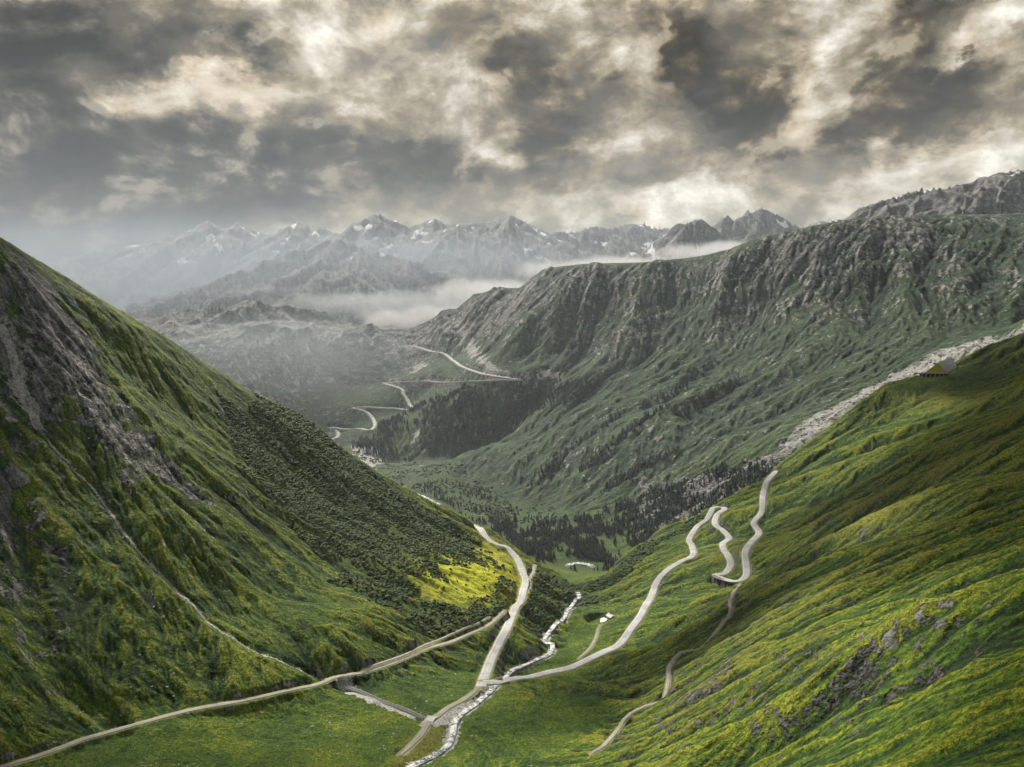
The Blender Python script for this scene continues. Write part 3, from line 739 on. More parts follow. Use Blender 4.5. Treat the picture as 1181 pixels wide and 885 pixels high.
for L, h, lab in ((old_track, 2.8, 'gravel track crossing the foot of the left slope'), (bank_track, 1.4, 'narrow grassy upper track beside the gravel track'),
               (stream_track, 2.8, 'gravel track running down beside the stream from the road junction'), (foot_path, 1.4, 'narrow pale path winding down the right slope below the hairpin'),
               (hut_track, 1.5, 'short grey track joining the small white building to the road'), (side_track, 2.4, 'short dirt track beside the main road bend')):
    tag(ribbon('track', L, h, M_TRACK, .14, .18), lab, 'track', kind='structure')
tag(ribbon('stream', stream, 3.0, M_WATER, -1.35, .42, crown=.25), 'white rushing mountain stream on the valley floor', 'stream', kind='structure')
tag(ribbon('river', plain_river, 10., M_WATER, .3, .5), 'pale river on the distant flat valley floor', 'river', kind='structure')
tag(ribbon('river', pool, 8, M_WATER, .6, .4), 'short visible reach of pale river beyond the gorge', 'river', kind='structure')

# ------------------------------------------------------------------ visibility from the road side, used only to decide which repeats are worth building
def seen(x, y, z, slack=6.):
    x = np.asarray(x); y = np.asarray(y); z = np.asarray(z)
    t = np.linspace(.06, .985, 90)[None]
    g = ground((x[:, None] * t).ravel(), (y[:, None] * t).ravel()).reshape(len(x), -1)
    return ((z[:, None] + slack) * t - g > 0).all(1)
LINES = np.vstack([np.c_[L[:, :2], np.full(len(L), h)] for L, h in ((main_road, 9), (branch_road, 9), (old_track, 6), (foot_path, 4), (stream_track, 6), (side_track, 5), (hut_track, 4), (stream, 6), (bank_track, 4), (pass_road, 14), (pool, 34), (plain_river, 34))])
def clear(x, y):
    ok = np.ones(len(x), bool)
    for i in range(0, len(LINES), 400):
        L = LINES[i:i + 400]
        ok &= (np.hypot(x[:, None] - L[None, :, 0], y[:, None] - L[None, :, 1]) > L[None, :, 2]).all(1)
    return ok
def scatter(P, n, soft=0, dens=None, seed=1):
    r = np.random.default_rng(seed)
    x = r.uniform(P[:, 0].min() - soft, P[:, 0].max() + soft, n * 4); y = r.uniform(P[:, 1].min() - soft, P[:, 1].max() + soft, n * 4)
    d = sdist(P, x, y) + soft * fbm(x / 45, y / 45, 3, 400)
    k = d > 0
    if dens is not None: k &= r.uniform(size=len(x)) < dens(x, y)
    x, y = x[k], y[k]; k = clear(x, y); return x[k][:n], y[k][:n]
class Tpl:
    def __init__(s, v, f): s.v = np.array(v, float); s.f = [tuple(q) for q in f]
def ico(sub, jit, seed, squash=(1, 1, 1), base=0.):
    bm = bmesh.new(); bmesh.ops.create_icosphere(bm, subdivisions=sub, radius=1.)
    r = random.Random(seed)
    off = [r.uniform(0, 50) for _ in range(3)]
    for v in bm.verts:
        n_ = 1 + jit * (mathutils.noise.noise(v.co * 1.4 + mathutils.Vector(off)) * 1.1 + r.uniform(-.35, .35))
        v.co = mathutils.Vector((v.co.x * squash[0], v.co.y * squash[1], v.co.z * squash[2])) * n_
        v.co.z += base
    V = [tuple(v.co) for v in bm.verts]; Fc = [tuple(v.index for v in f.verts) for f in bm.faces]; bm.free()
    return Tpl(V, Fc)
def conifer(seed, tiers=6, sides=7):
    r = random.Random(seed); V = []; Fc = []
    def ring(z, rad, n_, jag=0.):
        i0 = len(V); ph = r.uniform(0, 6)
        for k in range(n_):
            a = ph + 6.2832 * k / n_; q = rad * (1 + r.uniform(-jag, jag))
            V.append((q * math.cos(a), q * math.sin(a), z + r.uniform(-.02, .02) * (jag > 0)))
        return i0
    a = ring(-.06, .030, 5); b = ring(.22, .022, 5)
    for k in range(5): Fc.append((a + k, a + (k + 1) % 5, b + (k + 1) % 5, b + k))
    for t in range(tiers):
        z0 = .12 + .80 * t / tiers; rad = .21 * (1 - t / tiers) ** .8 + .03
        i = ring(z0, rad, sides, .38); j = ring(z0 + .07, rad * .45, sides, .2)
        V.append((r.uniform(-.01, .01), r.uniform(-.01, .01), min(z0 + .30, 1.02))); top = len(V) - 1
        for k in range(sides):
            k2 = (k + 1) % sides
            Fc.append((i + k, i + k2, j + k2, j + k)); Fc.append((j + k, j + k2, top))
            Fc.append((i + k2, i + k, j + k))
    return Tpl(V, Fc)
def tpl_mesh(name, T, mat, sm=False):
    me = bpy.data.meshes.new(name); me.from_pydata([tuple(v) for v in T.v], [], T.f); me.materials.append(mat)
    if sm: me.polygons.foreach_set('use_smooth', [True] * len(me.polygons))
    me.update(); return me
def merged(name, tpls, x, y, z, s, mat, seed=3, tilt=.0, zs=None):
    r = np.random.default_rng(seed); Vs = []; Fs = []; off = 0
    which = r.integers(0, len(tpls), len(x)); rot = r.uniform(0, 6.28, len(x))
    for q, T in enumerate(tpls):
        k = np.nonzero(which == q)[0]
        if not len(k): continue
        c, sn = np.cos(rot[k])[:, None], np.sin(rot[k])[:, None]; v = T.v
        X = (v[None, :, 0] * c - v[None, :, 1] * sn) * s[k, None] + x[k, None]; Y = (v[None, :, 0] * sn + v[None, :, 1] * c) * s[k, None] + y[k, None]
        Z = v[None, :, 2] * (s if zs is None else zs)[k, None] + z[k, None]
        Vs.append(np.stack([X, Y, Z], -1).reshape(-1, 3))
        tri = []
        for f in T.f: tri += [f] if len(f) == 3 else [(f[0], f[1], f[2]), (f[0], f[2], f[3])]
        tri = np.array(tri)
        Fs.append((tri[None] + (np.arange(len(k)) * len(v))[:, None, None]).reshape(-1, 3) + off); off += len(k) * len(v)
    V = np.vstack(Vs); Ft = np.vstack(Fs)
    me = bpy.data.meshes.new(name); me.vertices.add(len(V)); me.vertices.foreach_set('co', V.astype(np.float32).ravel())
    me.loops.add(Ft.size); me.loops.foreach_set('vertex_index', Ft.astype(np.int32).ravel())
    me.polygons.add(len(Ft)); me.polygons.foreach_set('loop_start', np.arange(0, Ft.size, 3, dtype=np.int32)); me.polygons.foreach_set('loop_total', np.full(len(Ft), 3, np.int32))
    me.update(calc_edges=True); me.materials.append(mat)
    o = bpy.data.objects.new(name, me); COL.objects.link(o); return o
def individuals(name, meshes, x, y, z, s, label, cat, group, seed=5):
    r = random.Random(seed)
    for i in range(len(x)):
        o = bpy.data.objects.new(name, meshes[i % len(meshes)]); COL.objects.link(o)
        o.location = (float(x[i]), float(y[i]), float(z[i])); q = float(s[i]); o.scale = (q * r.uniform(.85, 1.15), q * r.uniform(.85, 1.15), q * r.uniform(.85, 1.1))
        o.rotation_euler = (0, 0, r.uniform(0, 6.28))
        tag(o, label(x[i], y[i]) if callable(label) else label, cat, group)
rg_ = np.random.default_rng(5)

# ---- conifers at the foot of the far mountain
tx, ty = scatter(A_WOOD, 4200, 70, lambda x, y: np.clip(.45 + 2.0 * fbm(x / 85, y / 85, 3, 410), .03, 1), 21)
LN = [([(612,560),(640,535),(668,512),(690,498),(712,478)], 16), ([(668,543),(690,528),(715,508),(740,488),(765,470)], 14), ([(640,470),(665,455),(690,440)], 20), ([(600,478),(640,455),(670,440)], 22),
      ([(740,470),(780,450),(800,430),(830,415)], 18), ([(560,500),(590,480),(620,460)], 24), ([(780,480),(820,455),(850,440)], 16), ([(700,560),(740,540),(780,520)], 18)]
for q, (pts, wd) in enumerate(LN):
    L = spline(hit(pts, 2200, 4600), 3.); k = rg_.integers(0, len(L), 170)
    tx = np.r_[tx, L[k, 0] + rg_.normal(0, wd, 170)]; ty = np.r_[ty, L[k, 1] + rg_.normal(0, wd, 170)]
ax_, ay_ = scatter(A_WOOD2, 2600, 60, lambda x, y: np.clip(.5 + 1.6 * fbm(x / 140, y / 140, 3, 420), .03, 1), 22)
px_, py_ = scatter(area([(445,560),(500,552),(560,565),(600,590),(640,600),(640,620),(580,612),(520,598),(470,575)], 2000, 3300), 700, 50, lambda x, y: np.clip(.3 + 1.8 * fbm(x / 90, y / 90, 3, 430), .0, 1), 23)
tx = np.r_[tx, ax_, px_]; ty = np.r_[ty, ay_, py_]
k = clear(tx, ty); tx, ty = tx[k], ty[k]; tz = ground(tx, ty); th_ = rg_.uniform(9, 22, len(tx))
k = seen(tx, ty, tz, 22); tx, ty, tz, th_ = tx[k], ty[k], tz[k], th_[k]
strict = seen(tx, ty, tz, 9)
score = np.where(strict, th_ / np.hypot(tx, ty), 0); order = np.argsort(-score)
CT = [conifer(i, 6 + i % 2, 7) for i in range(6)]
CM = [tpl_mesh('conifer', t, M_PINE) for t in CT]
A = order[:285]; B = order[285:]
individuals('conifer_tree', CM, tx[A], ty[A], tz[A], th_[A], 'small dark green conifer standing in the wood on the valley floor', 'tree', 'conifers at the foot of the far mountain')
tag(merged('conifer_wood', CT, tx[B], ty[B], tz[B], th_[B], M_PINE), 'dark conifer wood spreading over the valley floor and far slopes', 'wood', kind='stuff')
print('trees', len(tx), round(time.time() - T0, 1))

# ---- alder scrub
sx, sy = [], []
for P, n_, sf, sd_ in ((A_SCRUB, 15000, 60, 31), (A_SCRUB2, 1700, 22, 32), (A_SCRUB3, 2600, 26, 33), (A_SCRUB4, 2600, 22, 34)):
    a_, b_ = scatter(P, n_, sf, lambda x, y: np.clip(.62 + 1.3 * fbm(x / 40, y / 40, 3, 440), .04, 1), sd_); sx.append(a_); sy.append(b_)
a_, b_ = scatter(A_SUNLIT_MEADOW, 60, 10, None, 36); sx.append(a_); sy.append(b_)
sx = np.concatenate(sx); sy = np.concatenate(sy)
k = ground(sx, sy, M['sun_yellow']) < rg_.uniform(.05, 3.0, len(sx)); sx, sy = sx[k], sy[k]
sz = ground(sx, sy); ss = rg_.uniform(.9, 2.6, len(sx)) * (1 + .25 * (sy > 1250))
k = seen(sx, sy, sz, 4); sx, sy, sz, ss = sx[k], sy[k], sz[k], ss[k]
score = np.where(seen(sx, sy, sz, 1.2), ss / np.hypot(sx, sy), 0); order = np.argsort(-score); A = order[:285]; B = order[285:]
BT = [ico(1, .55, 70 + i, (1, 1, .72), .35) for i in range(6)]; BH = [ico(2, .5, 90 + i, (1, 1, .75), .35) for i in range(5)]
individuals('alder_shrub', [tpl_mesh('alder_shrub', t, M_SHRUB) for t in BH], sx[A], sy[A], sz[A], ss[A], 'low rounded dark green shrub growing on the grassy valley slope', 'shrub', 'shrubs on the lower slopes')
tag(merged('alder_scrub', BT, sx[B], sy[B], sz[B], ss[B], M_SHRUB), 'dense dark green scrub covering the lower slopes', 'scrub', kind='stuff')
vx, vy = scatter(A_FLATS, 2600, 60, lambda x, y: np.clip(.35 + 2.2 * fbm(x / 120, y / 120, 3, 445), .0, 1), 37); vz = ground(vx, vy); vk = seen(vx, vy, vz, 6); vs = rg_.uniform(2., 5.5, len(vx))
tag(merged('valley_scrub', BT, vx[vk], vy[vk], vz[vk], vs[vk], M_SHRUB), 'dark scrub dotted over the flat valley floor by the river', 'scrub', kind='stuff')
print('shrubs', len(sx), round(time.time() - T0, 1))

# ---- boulders
RT = [ico(2, .42, 120 + i, (1, .8, .62), .12) for i in range(7)]; RM = [tpl_mesh('boulder', t, M_BOULDER) for t in RT]
A_NEAR = area([(560,800),(700,700),(850,690),(1000,610),(1181,560),(1181,880),(480,880),(530,840)], 200, 1400)
A_FLAT = area([(160,840),(300,805),(420,775),(540,740),(555,790),(520,820),(460,880),(60,884)], 400, 1100)
A_LEFT = area([(0,400),(60,380),(200,560),(330,720),(380,780),(100,850),(0,860)], 400, 1200)
bx, by = [], []
for P, n_, sd_ in ((A_NEAR, 130, 51), (A_FLAT, 300, 52), (A_LEFT, 600, 53)):
    a_, b_ = scatter(P, n_, 10, lambda x, y: np.clip(.25 + 1.6 * fbm(x / 60, y / 60, 3, 460), .02, 1), sd_); bx.append(a_); by.append(b_)
for i in (stream, rill):       # stones along the water
    L = i; k = rg_.integers(0, len(L), 520 if i is stream else 200); w_ = 6.5 if i is stream else 3.0; nn_ = len(k)
    side = rg_.choice([-1, 1], nn_) * w_ * rg_.uniform(.25, 1.2, nn_)
    d_ = np.gradient(L[:, :2], axis=0); d_ /= np.linalg.norm(d_, axis=1)[:, None]
    bx.append(L[k, 0] - d_[k, 1] * side); by.append(L[k, 1] + d_[k, 0] * side)
nb = sum(len(q) for q in bx[:3]); bx = np.concatenate(bx); by = np.concatenate(by); bs = np.exp(rg_.normal(-.6, .45, len(bx))).clip(.25, 1.6); bs[nb:] *= .9
k = clear(bx, by) | (np.arange(len(bx)) >= nb); bx, by, bs = bx[k], by[k], bs[k]; bz = ground(bx, by)
score = np.where(seen(bx, by, bz, 1.), bs / np.hypot(bx, by), 0); order = np.argsort(-score); A = order[:150]; B = order[150:]
individuals('boulder', RM, bx[A], by[A], bz[A], bs[A], 'pale grey boulder lying in the grass of the near slopes', 'boulder', 'boulders scattered over the near slopes')
RT1 = [ico(1, .42, 150 + i, (1, .8, .62), .1) for i in range(5)]
# block field at the foot of the far mountain
fx2, fy2 = scatter(A_MORAINE, 4200, 80, None, 61); q1 = scatter(A_SLAB, 1500, 40, None, 62)
fx2 = np.r_[fx2, q1[0]]; fy2 = np.r_[fy2, q1[1]]; fz2 = ground(fx2, fy2); fs2 = np.exp(rg_.normal(.9, .45, len(fx2))).clip(1., 7.)
k = seen(fx2, fy2, fz2, 8); fx2, fy2, fz2, fs2 = fx2[k], fy2[k], fz2[k], fs2[k]
tag(merged('scattered_rocks', RT1, np.r_[bx[B], fx2], np.r_[by[B], fy2], np.r_[bz[B], fz2], np.r_[bs[B], fs2], M_BOULDER), 'countless grey stones strewn over slopes and the block field', 'rocks', kind='stuff')
print('rocks', round(time.time() - T0, 1))

# ------------------------------------------------------------------ built things
def empty(name, loc, rz=0.):
    o = bpy.data.objects.new(name, None); COL.objects.link(o); o.location = loc; o.rotation_euler = (0, 0, rz); o.empty_display_size = .5; return o
class MB:
    def __init__(s): s.v = []; s.f = []
    def box(s, c, d, rz=0., taper=1.):
        i = len(s.v); cs, sn = math.cos(rz), math.sin(rz)
        for z, k in ((-.5, 1), (.5, taper)):
            for a, b in ((-.5, -.5), (.5, -.5), (.5, .5), (-.5, .5)):
                x, y = a * d[0] * k, b * d[1] * k
                s.v.append((c[0] + x * cs - y * sn, c[1] + x * sn + y * cs, c[2] + z * d[2]))
        for q in ((0, 3, 2, 1), (4, 5, 6, 7), (0, 1, 5, 4), (1, 2, 6, 5), (2, 3, 7, 6), (3, 0, 4, 7)): s.f.append(tuple(i + t for t in q))
        return s
    def prism(s, outline, y0, y1):      # outline in x,z extruded along y
        i = len(s.v); n_ = len(outline)
        for y in (y0, y1):
            for x, z in outline: s.v.append((x, y, z))
        s.f.append(tuple(range(i, i + n_))); s.f.append(tuple(range(i + 2 * n_ - 1, i + n_ - 1, -1)))
        for k in range(n_): s.f.append((i + (k + 1) % n_, i + k, i + n_ + k, i + n_ + (k + 1) % n_))
        return s
    def slab(s, top, bottom):
        i = len(s.v); n_ = len(top); s.v += list(top) + list(bottom)
        s.f.append(tuple(range(i, i + n_))); s.f.append(tuple(range(i + 2 * n_ - 1, i + n_ - 1, -1)))
        for k in range(n_): s.f.append((i + (k + 1) % n_, i + k, i + n_ + k, i + n_ + (k + 1) % n_))
        return s
    def build(s, name, mat, parent=None, bevel=0.):
        o = mesh_obj(name, s.v, s.f, mat, parent)
        if bevel:
            b = o.modifiers.new('bevel', 'BEVEL'); b.width = bevel; b.segments = 2
        return o

# white building with its forecourt, right of the stream
hd = HUT / np.hypot(*HUT); hr = np.array([hd[1], -hd[0]]); c = HUT + hr * 6.5 + hd * 3; cz = float(hut_plane(c[0], c[1]))
face = math.atan2(-c[0], -c[1]); ROT = .52
t = empty('mountain_hut', (c[0], c[1], cz), ROT); tag(t, 'small white building with dark slate roof and pale forecourt above the stream', 'building')
Wd, Dp, Hh = 8., 10., 3.4
wl = MB(); wl.prism([(-Wd / 2, -5), (Wd / 2, -5), (Wd / 2, Hh), (0, Hh + 2.2), (-Wd / 2, Hh)], -Dp / 2, Dp / 2).build('wall', M_WHITE, t)
rf = MB()
for sgn in (-1, 1):
    rf.slab([(0, -Dp / 2 - .7, Hh + 2.6), (0, Dp / 2 + .7, Hh + 2.6), (sgn * (Wd / 2 + .8), Dp / 2 + .7, Hh - .1), (sgn * (Wd / 2 + .8), -Dp / 2 - .7, Hh - .1)][::sgn],
            [(0, -Dp / 2 - .7, Hh + 2.3), (0, Dp / 2 + .7, Hh + 2.3), (sgn * (Wd / 2 + .8), Dp / 2 + .7, Hh - .4), (sgn * (Wd / 2 + .8), -Dp / 2 - .7, Hh - .4)][::sgn])
rfo = rf.build('roof', M_WHITE, t)
MB().box((1.6, 2.5, Hh + 2.6), (.9, .9, 2.)).build('chimney', M_STONE, rfo)
dr_ = MB().box((-1.2, -Dp / 2 - .02, .1), (1.5, .12, 2.6)).build('door', M_DARK, t)
for xx, zz in ((1.8, 1.6), (3.4, 1.6), (0, 4.1)):
    w_ = MB().box((xx, -Dp / 2 - .01, zz), (1., .10, 1.1)).build('window', M_DARK, t)
    MB().box((xx, -Dp / 2 - .09, zz - .65), (1.2, .14, .12)).build('sill', M_CONC, w_)
for yy in (-3.5, 0, 3.5):
    w_ = MB().box((-Wd / 2 - .01, yy, 2.2), (.10, 1.1, 1.2)).build('window', M_DARK, t)
    MB().box((-Wd / 2 - .09, yy, 1.5), (.14, 1.3, .12)).build('sill', M_CONC, w_)
MB().box((0, Dp / 2 + 2.4, .6), (6.5, 4.6, 6.)).build('rear_annex', M_SLATE, t)
MB().box((Wd / 2 + 1.6, 6, 1.0), (.6, 16, 5)).build('retaining_wall', M_CONC, t)
fc = np.array([HUT - hr * 3.5 + hr * u_ + hd * v_ for u_, v_ in ((-4, 15), (4.5, 16), (5.5, 2), (4, -10), (1, -17), (-3.5, -15), (-5, -4))])
fzz = hut_plane(fc[:, 0], fc[:, 1])
fo = MB().slab([(a, b, q + 1.0) for (a, b), q in zip(fc, fzz)], [(a, b, q - 3) for (a, b), q in zip(fc, fzz)]).build('forecourt', M_WHITE)
tag(fo, 'pale paved yard in front of the small white building', 'forecourt', kind='structure')

# hairpin wall with buttresses
def wall_run(P, ztop, zbot, th, mb):
    P = np.array(P)
    for i in range(len(P) - 1):
        a, b = P[i], P[i + 1]; L = np.hypot(*(b - a)); m_ = (a + b) / 2
        mb.box((m_[0], m_[1], (ztop + zbot) / 2), (L + .3, th, ztop - zbot), math.atan2(b[1] - a[1], b[0] - a[0]))
    return mb
W = HAIRPIN_WALL; t = empty('hairpin_wall', (W[2][0], W[2][1], HAIRPIN_Z - 10)); inv = mathutils.Matrix.Translation((-W[2][0], -W[2][1], -(HAIRPIN_Z - 10)))
tag(t, 'dark masonry wall with buttresses holding up the road hairpin on the right slope', 'retaining wall')
def local(o, par_):
    o.parent = par_; o.matrix_parent_inverse = par_.matrix_basis.inverted(); return o
local(wall_run(W, HAIRPIN_Z + .1, HAIRPIN_Z - 15, 1.4, MB()).build('wall', M_STONE), t)
local(wall_run(W, HAIRPIN_Z + 1.1, HAIRPIN_Z + .12, 2.2, MB()).build('parapet', M_CONC), t)
S = spline(np.c_[W, W[:, 0] * 0][:, :2], 1.)
nn = len(S)
d_ = W[-1] - W[0]; d_ /= np.hypot(*d_); nm = np.array([-d_[1], d_[0]]); nm = nm if (nm * -W[2]).sum() > 0 else -nm
for f in (.12, .36, .60, .84):
    p_ = S[int(f * nn)]; q = p_ + nm * 1.3
    local(MB().box((q[0], q[1], HAIRPIN_Z - 7.4), (1.6, 2.4, 15), math.atan2(d_[1], d_[0])).build('buttress', M_STONE), t)
for f in (.24, .48, .72):
    p_ = S[int(f * nn)] + nm * .75
    local(MB().box((p_[0], p_[1], HAIRPIN_Z - 6.5), (2.6, .14, 7), math.atan2(d_[1], d_[0])).build('recess_shade', M_DARK), t)  # dark plate on the wall face, painting the shade of a recess

# road gallery on the skyline
Yg = YG
a, b = VIA; cen = (a + b) / 2; ang = math.atan2(b[1] - a[1], b[0] - a[0]); Lg = np.hypot(*(b - a)[:2])
t = empty('road_viaduct', tuple(cen - np.array([0, 0, 18]))); tag(t, 'short white road viaduct on pillars perched on the right skyline', 'viaduct')
local(MB().box((cen[0], cen[1], cen[2] - .7), (Lg, 11, 1.4), ang).build('deck', M_CONC), t)
local(MB().box((cen[0] + 5.4 * math.sin(ang), cen[1] - 5.4 * math.cos(ang), cen[2] + .55), (Lg, .5, 1.1), ang).build('parapet', M_WHITE), t)
for k_ in range(6):
    p_ = a + (b - a) * (.24 + .13 * k_); g_ = float(ground(p_[0], p_[1] - 4)[0])
    local(MB().box((p_[0], p_[1] - 4., (p_[2] - 1.4 + g_ - 4) / 2), (1.9, 1.9, p_[2] - 1.4 - g_ + 4), ang).build('pillar', M_CONC), t)
m_ = a + (b - a) * .6; g_ = float(ground(m_[0], m_[1] + 3)[0]); 
local(MB().box((m_[0], m_[1] + 3.5, (m_[2] - 1.5 + g_ - 5) / 2), (Lg * .75, 1.2, m_[2] - 1.5 - g_ + 5), ang).build('back_wall', M_STONE), t)
def S3(px, py, Y): return np.array(sight(px, py, Y))
top = [S3(1066,430.5,Yg+6), S3(1083,417.5,Yg+24), S3(1093,431.5,Yg+4)]; bk = S3(1086,421,Yg+60)
v = [tuple(q) for q in top] + [tuple(bk)] + [tuple(q - np.array([0, -8, 26])) for q in top] + [tuple(bk - np.array([0, 0, 30]))]
gm = mesh_obj('grass_bank', v, [(0, 2, 1), (0, 1, 3), (1, 2, 3), (4, 0, 3, 7), (6, 7, 3, 2), (0, 4, 6, 2)], M_GRASS2); tag(gm, kind='structure')
r0 = [S3(1083.5,417.5,Yg+20), S3(1097,412.5,Yg+40), S3(1104,423,Yg+12), S3(1094,431,Yg)]
rd = mesh_obj('road', [tuple(q) for q in r0] + [tuple(q - np.array([0, 0, 24])) for q in r0], [(0, 3, 2, 1), (0, 4, 7, 3), (3, 7, 6, 2), (2, 6, 5, 1), (1, 5, 4, 0)], M_GRAVEL); tag(rd, kind='structure')

# culvert bridge where the branch road crosses the stream
k0 = int(np.argmin(np.min(np.hypot(branch_road[:, None, 0] - stream[None, :, 0], branch_road[:, None, 1] - stream[None, :, 1]), axis=1)[:60]))
p0 = branch_road[k0]; dd = branch_road[k0 + 2, :2] - branch_road[max(k0 - 2, 0), :2]; an = math.atan2(dd[1], dd[0])
t = empty('culvert_bridge', tuple(p0)); t.rotation_euler = (0, 0, an); tag(t, 'low stone culvert bridge carrying the road over the stream by the junction', 'bridge')
for sg in (-1, 1):
    y_ = sg * 5.9
    w_ = MB(); w_.box((-5.6, y_, -1.6), (5.2, .9, 4.2)).box((5.6, y_, -1.6), (5.2, .9, 4.2)).box((0, y_, -.15), (16.4, 1.0, 1.1)).build('head_wall', M_CONC, t)
    MB().box((0, y_ - sg * .3, -2.2), (6.2, .5, 3.4)).build('opening_shade', M_DARK, t)  # dark plate closing the culvert mouth; its colour stands for the shade inside
    MB().box((0, y_, .75), (17, .45, .75)).build('parapet', M_CONC, t)
    for ex in (-1, 1):
        MB().box((ex * 9.2, y_ + sg * 2., -1.8), (.8, 5., 3.6), ex * sg * -.5).build('wing_wall', M_STONE, t)

# lined ditch between the gravel track and the stream
t = empty('drainage_channel', tuple(ditch[len(ditch) // 2])); tag(t, 'straight stone lined drainage channel leading from the gravel track to the stream', 'drainage channel')
dd = np.gradient(ditch[:, :2], axis=0); dd /= np.linalg.norm(dd, axis=1)[:, None]
for sg in (-1, 1):
    m_ = MB()
    for i in range(len(ditch) - 1):
        a = ditch[i]; b = ditch[i + 1]; o1 = np.array([-dd[i, 1], dd[i, 0]]) * 1.5 * sg; o2 = np.array([-dd[i + 1, 1], dd[i + 1, 0]]) * 1.5 * sg
        mm = ((a[:2] + o1) + (b[:2] + o2)) / 2
        m_.box((mm[0], mm[1], (a[2] + b[2]) / 2 - .7), (np.hypot(*(b - a)[:2]) + .05, .5, 2.6), math.atan2((b + 0)[1] - a[1], b[0] - a[0]))
    local(m_.build('side_wall', M_CONC), t)
fl_ = ribbon('channel_bed', ditch, 1.2, M_DARK, -1.6); local(fl_, t)
# slab bridge where the stream track crosses the ditch
k0 = int(np.argmin(np.hypot(stream_track[:, 0] - ditch[-1, 0], stream_track[:, 1] - ditch[-1, 1]))); p0 = stream_track[k0]; dd = stream_track[min(k0 + 2, len(stream_track) - 1), :2] - stream_track[k0 - 2, :2]; an = math.atan2(dd[1], dd[0])
t = empty('slab_bridge', tuple(p0)); t.rotation_euler = (0, 0, an); tag(t, 'flat grey concrete slab bridge at the end of the drainage channel', 'bridge')
MB().box((0, 0, .1), (15, 8.5, .9)).build('deck', M_CONC, t, .1)
for sg in (-1, 1): MB().box((0, sg * 4.1, .8), (15.2, .45, .5)).build('kerb', M_WHITE, t)
MB().box((0, 0, -1.9), (6, 7.6, 3)).build('abutment', M_STONE, t)

# ---- low cloud and mist lying in the far valleys
def mist(name, blobs, dens_, label, col=(.9, .9, .92), grain=3.):
    T_ = ico(3, 0., 0)
    m, nt = mat_new(name + '_air'); n = N(nt)
    O_ = n.new('ShaderNodeTexCoord').outputs['Object']; P_ = n.new('ShaderNodeNewGeometry').outputs['Position']
    q_ = n.math('SUBTRACT', 1., n.vmath('LENGTH', O_))
    nz = n.noise(P_, grain / 1000., 3, .6)
    d_ = n.rng(n.math('ADD', q_, n.math('MULTIPLY', n.math('SUBTRACT', nz, .5), 1.6)), .12, .75)
    d_ = n.math('MULTIPLY', n.math('MULTIPLY', d_, n.rng(q_, 0., .25)), dens_)
    p = n.new('ShaderNodeVolumePrincipled')
    if grain > 1: n.link(d_, p.inputs['Density'])
    else: n.link(n.math('MULTIPLY', n.rng(q_, 0., .8), dens_), p.inputs['Density'])
    p.inputs['Color'].default_value = col + (1,); p.inputs['Anisotropy'].default_value = .0
    o_ = n.new('ShaderNodeOutputMaterial'); n.link(p.outputs[0], o_.inputs['Volume'])
    me = bpy.data.meshes.new(name); me.from_pydata([tuple(k * 1.02) for k in T_.v], [], T_.f); me.materials.append(m)
    for q, (px, py, Y, hw, hh, dp) in enumerate(blobs):
        o = bpy.data.objects.new(name, me); COL.objects.link(o); o.location = sight(px, py, Y); o.scale = (hw / F * Y, dp, hh / F * Y); tag(o, label, kind='stuff')
MISTS = [
 ('low_cloud', [(720,312,6900,150,20,700),(840,294,7100,110,20,600),(575,342,6300,100,30,600),(490,368,5600,100,20,300)], .0045, 'white low cloud lying behind the mountain crest', (.95, .95, .96), 3.5),
 ('mist', [(430,352,7000,150,22,700),(300,383,5150,130,16,350),(330,338,7600,110,12,400)], .0020, 'grey mist lying between the hazy distant slopes', (.85, .87, .9), 2.5),
 ('rain_veil', [(230,330,8000,440,95,2300),(520,310,9200,240,55,1700)], .00046, 'grey rain veil drifting in front of the distant peaks', (.52, .59, .67), 1.),
 ('rain_veil', [(330,420,4600,200,80,650)], .0009, 'pale haze hanging before the steep walls beyond the far hairpins', (.72, .77, .82), 1.)]
if MISTON:
    for a_ in MISTS: mist(*a_)
print('things', round(time.time() - T0, 1))

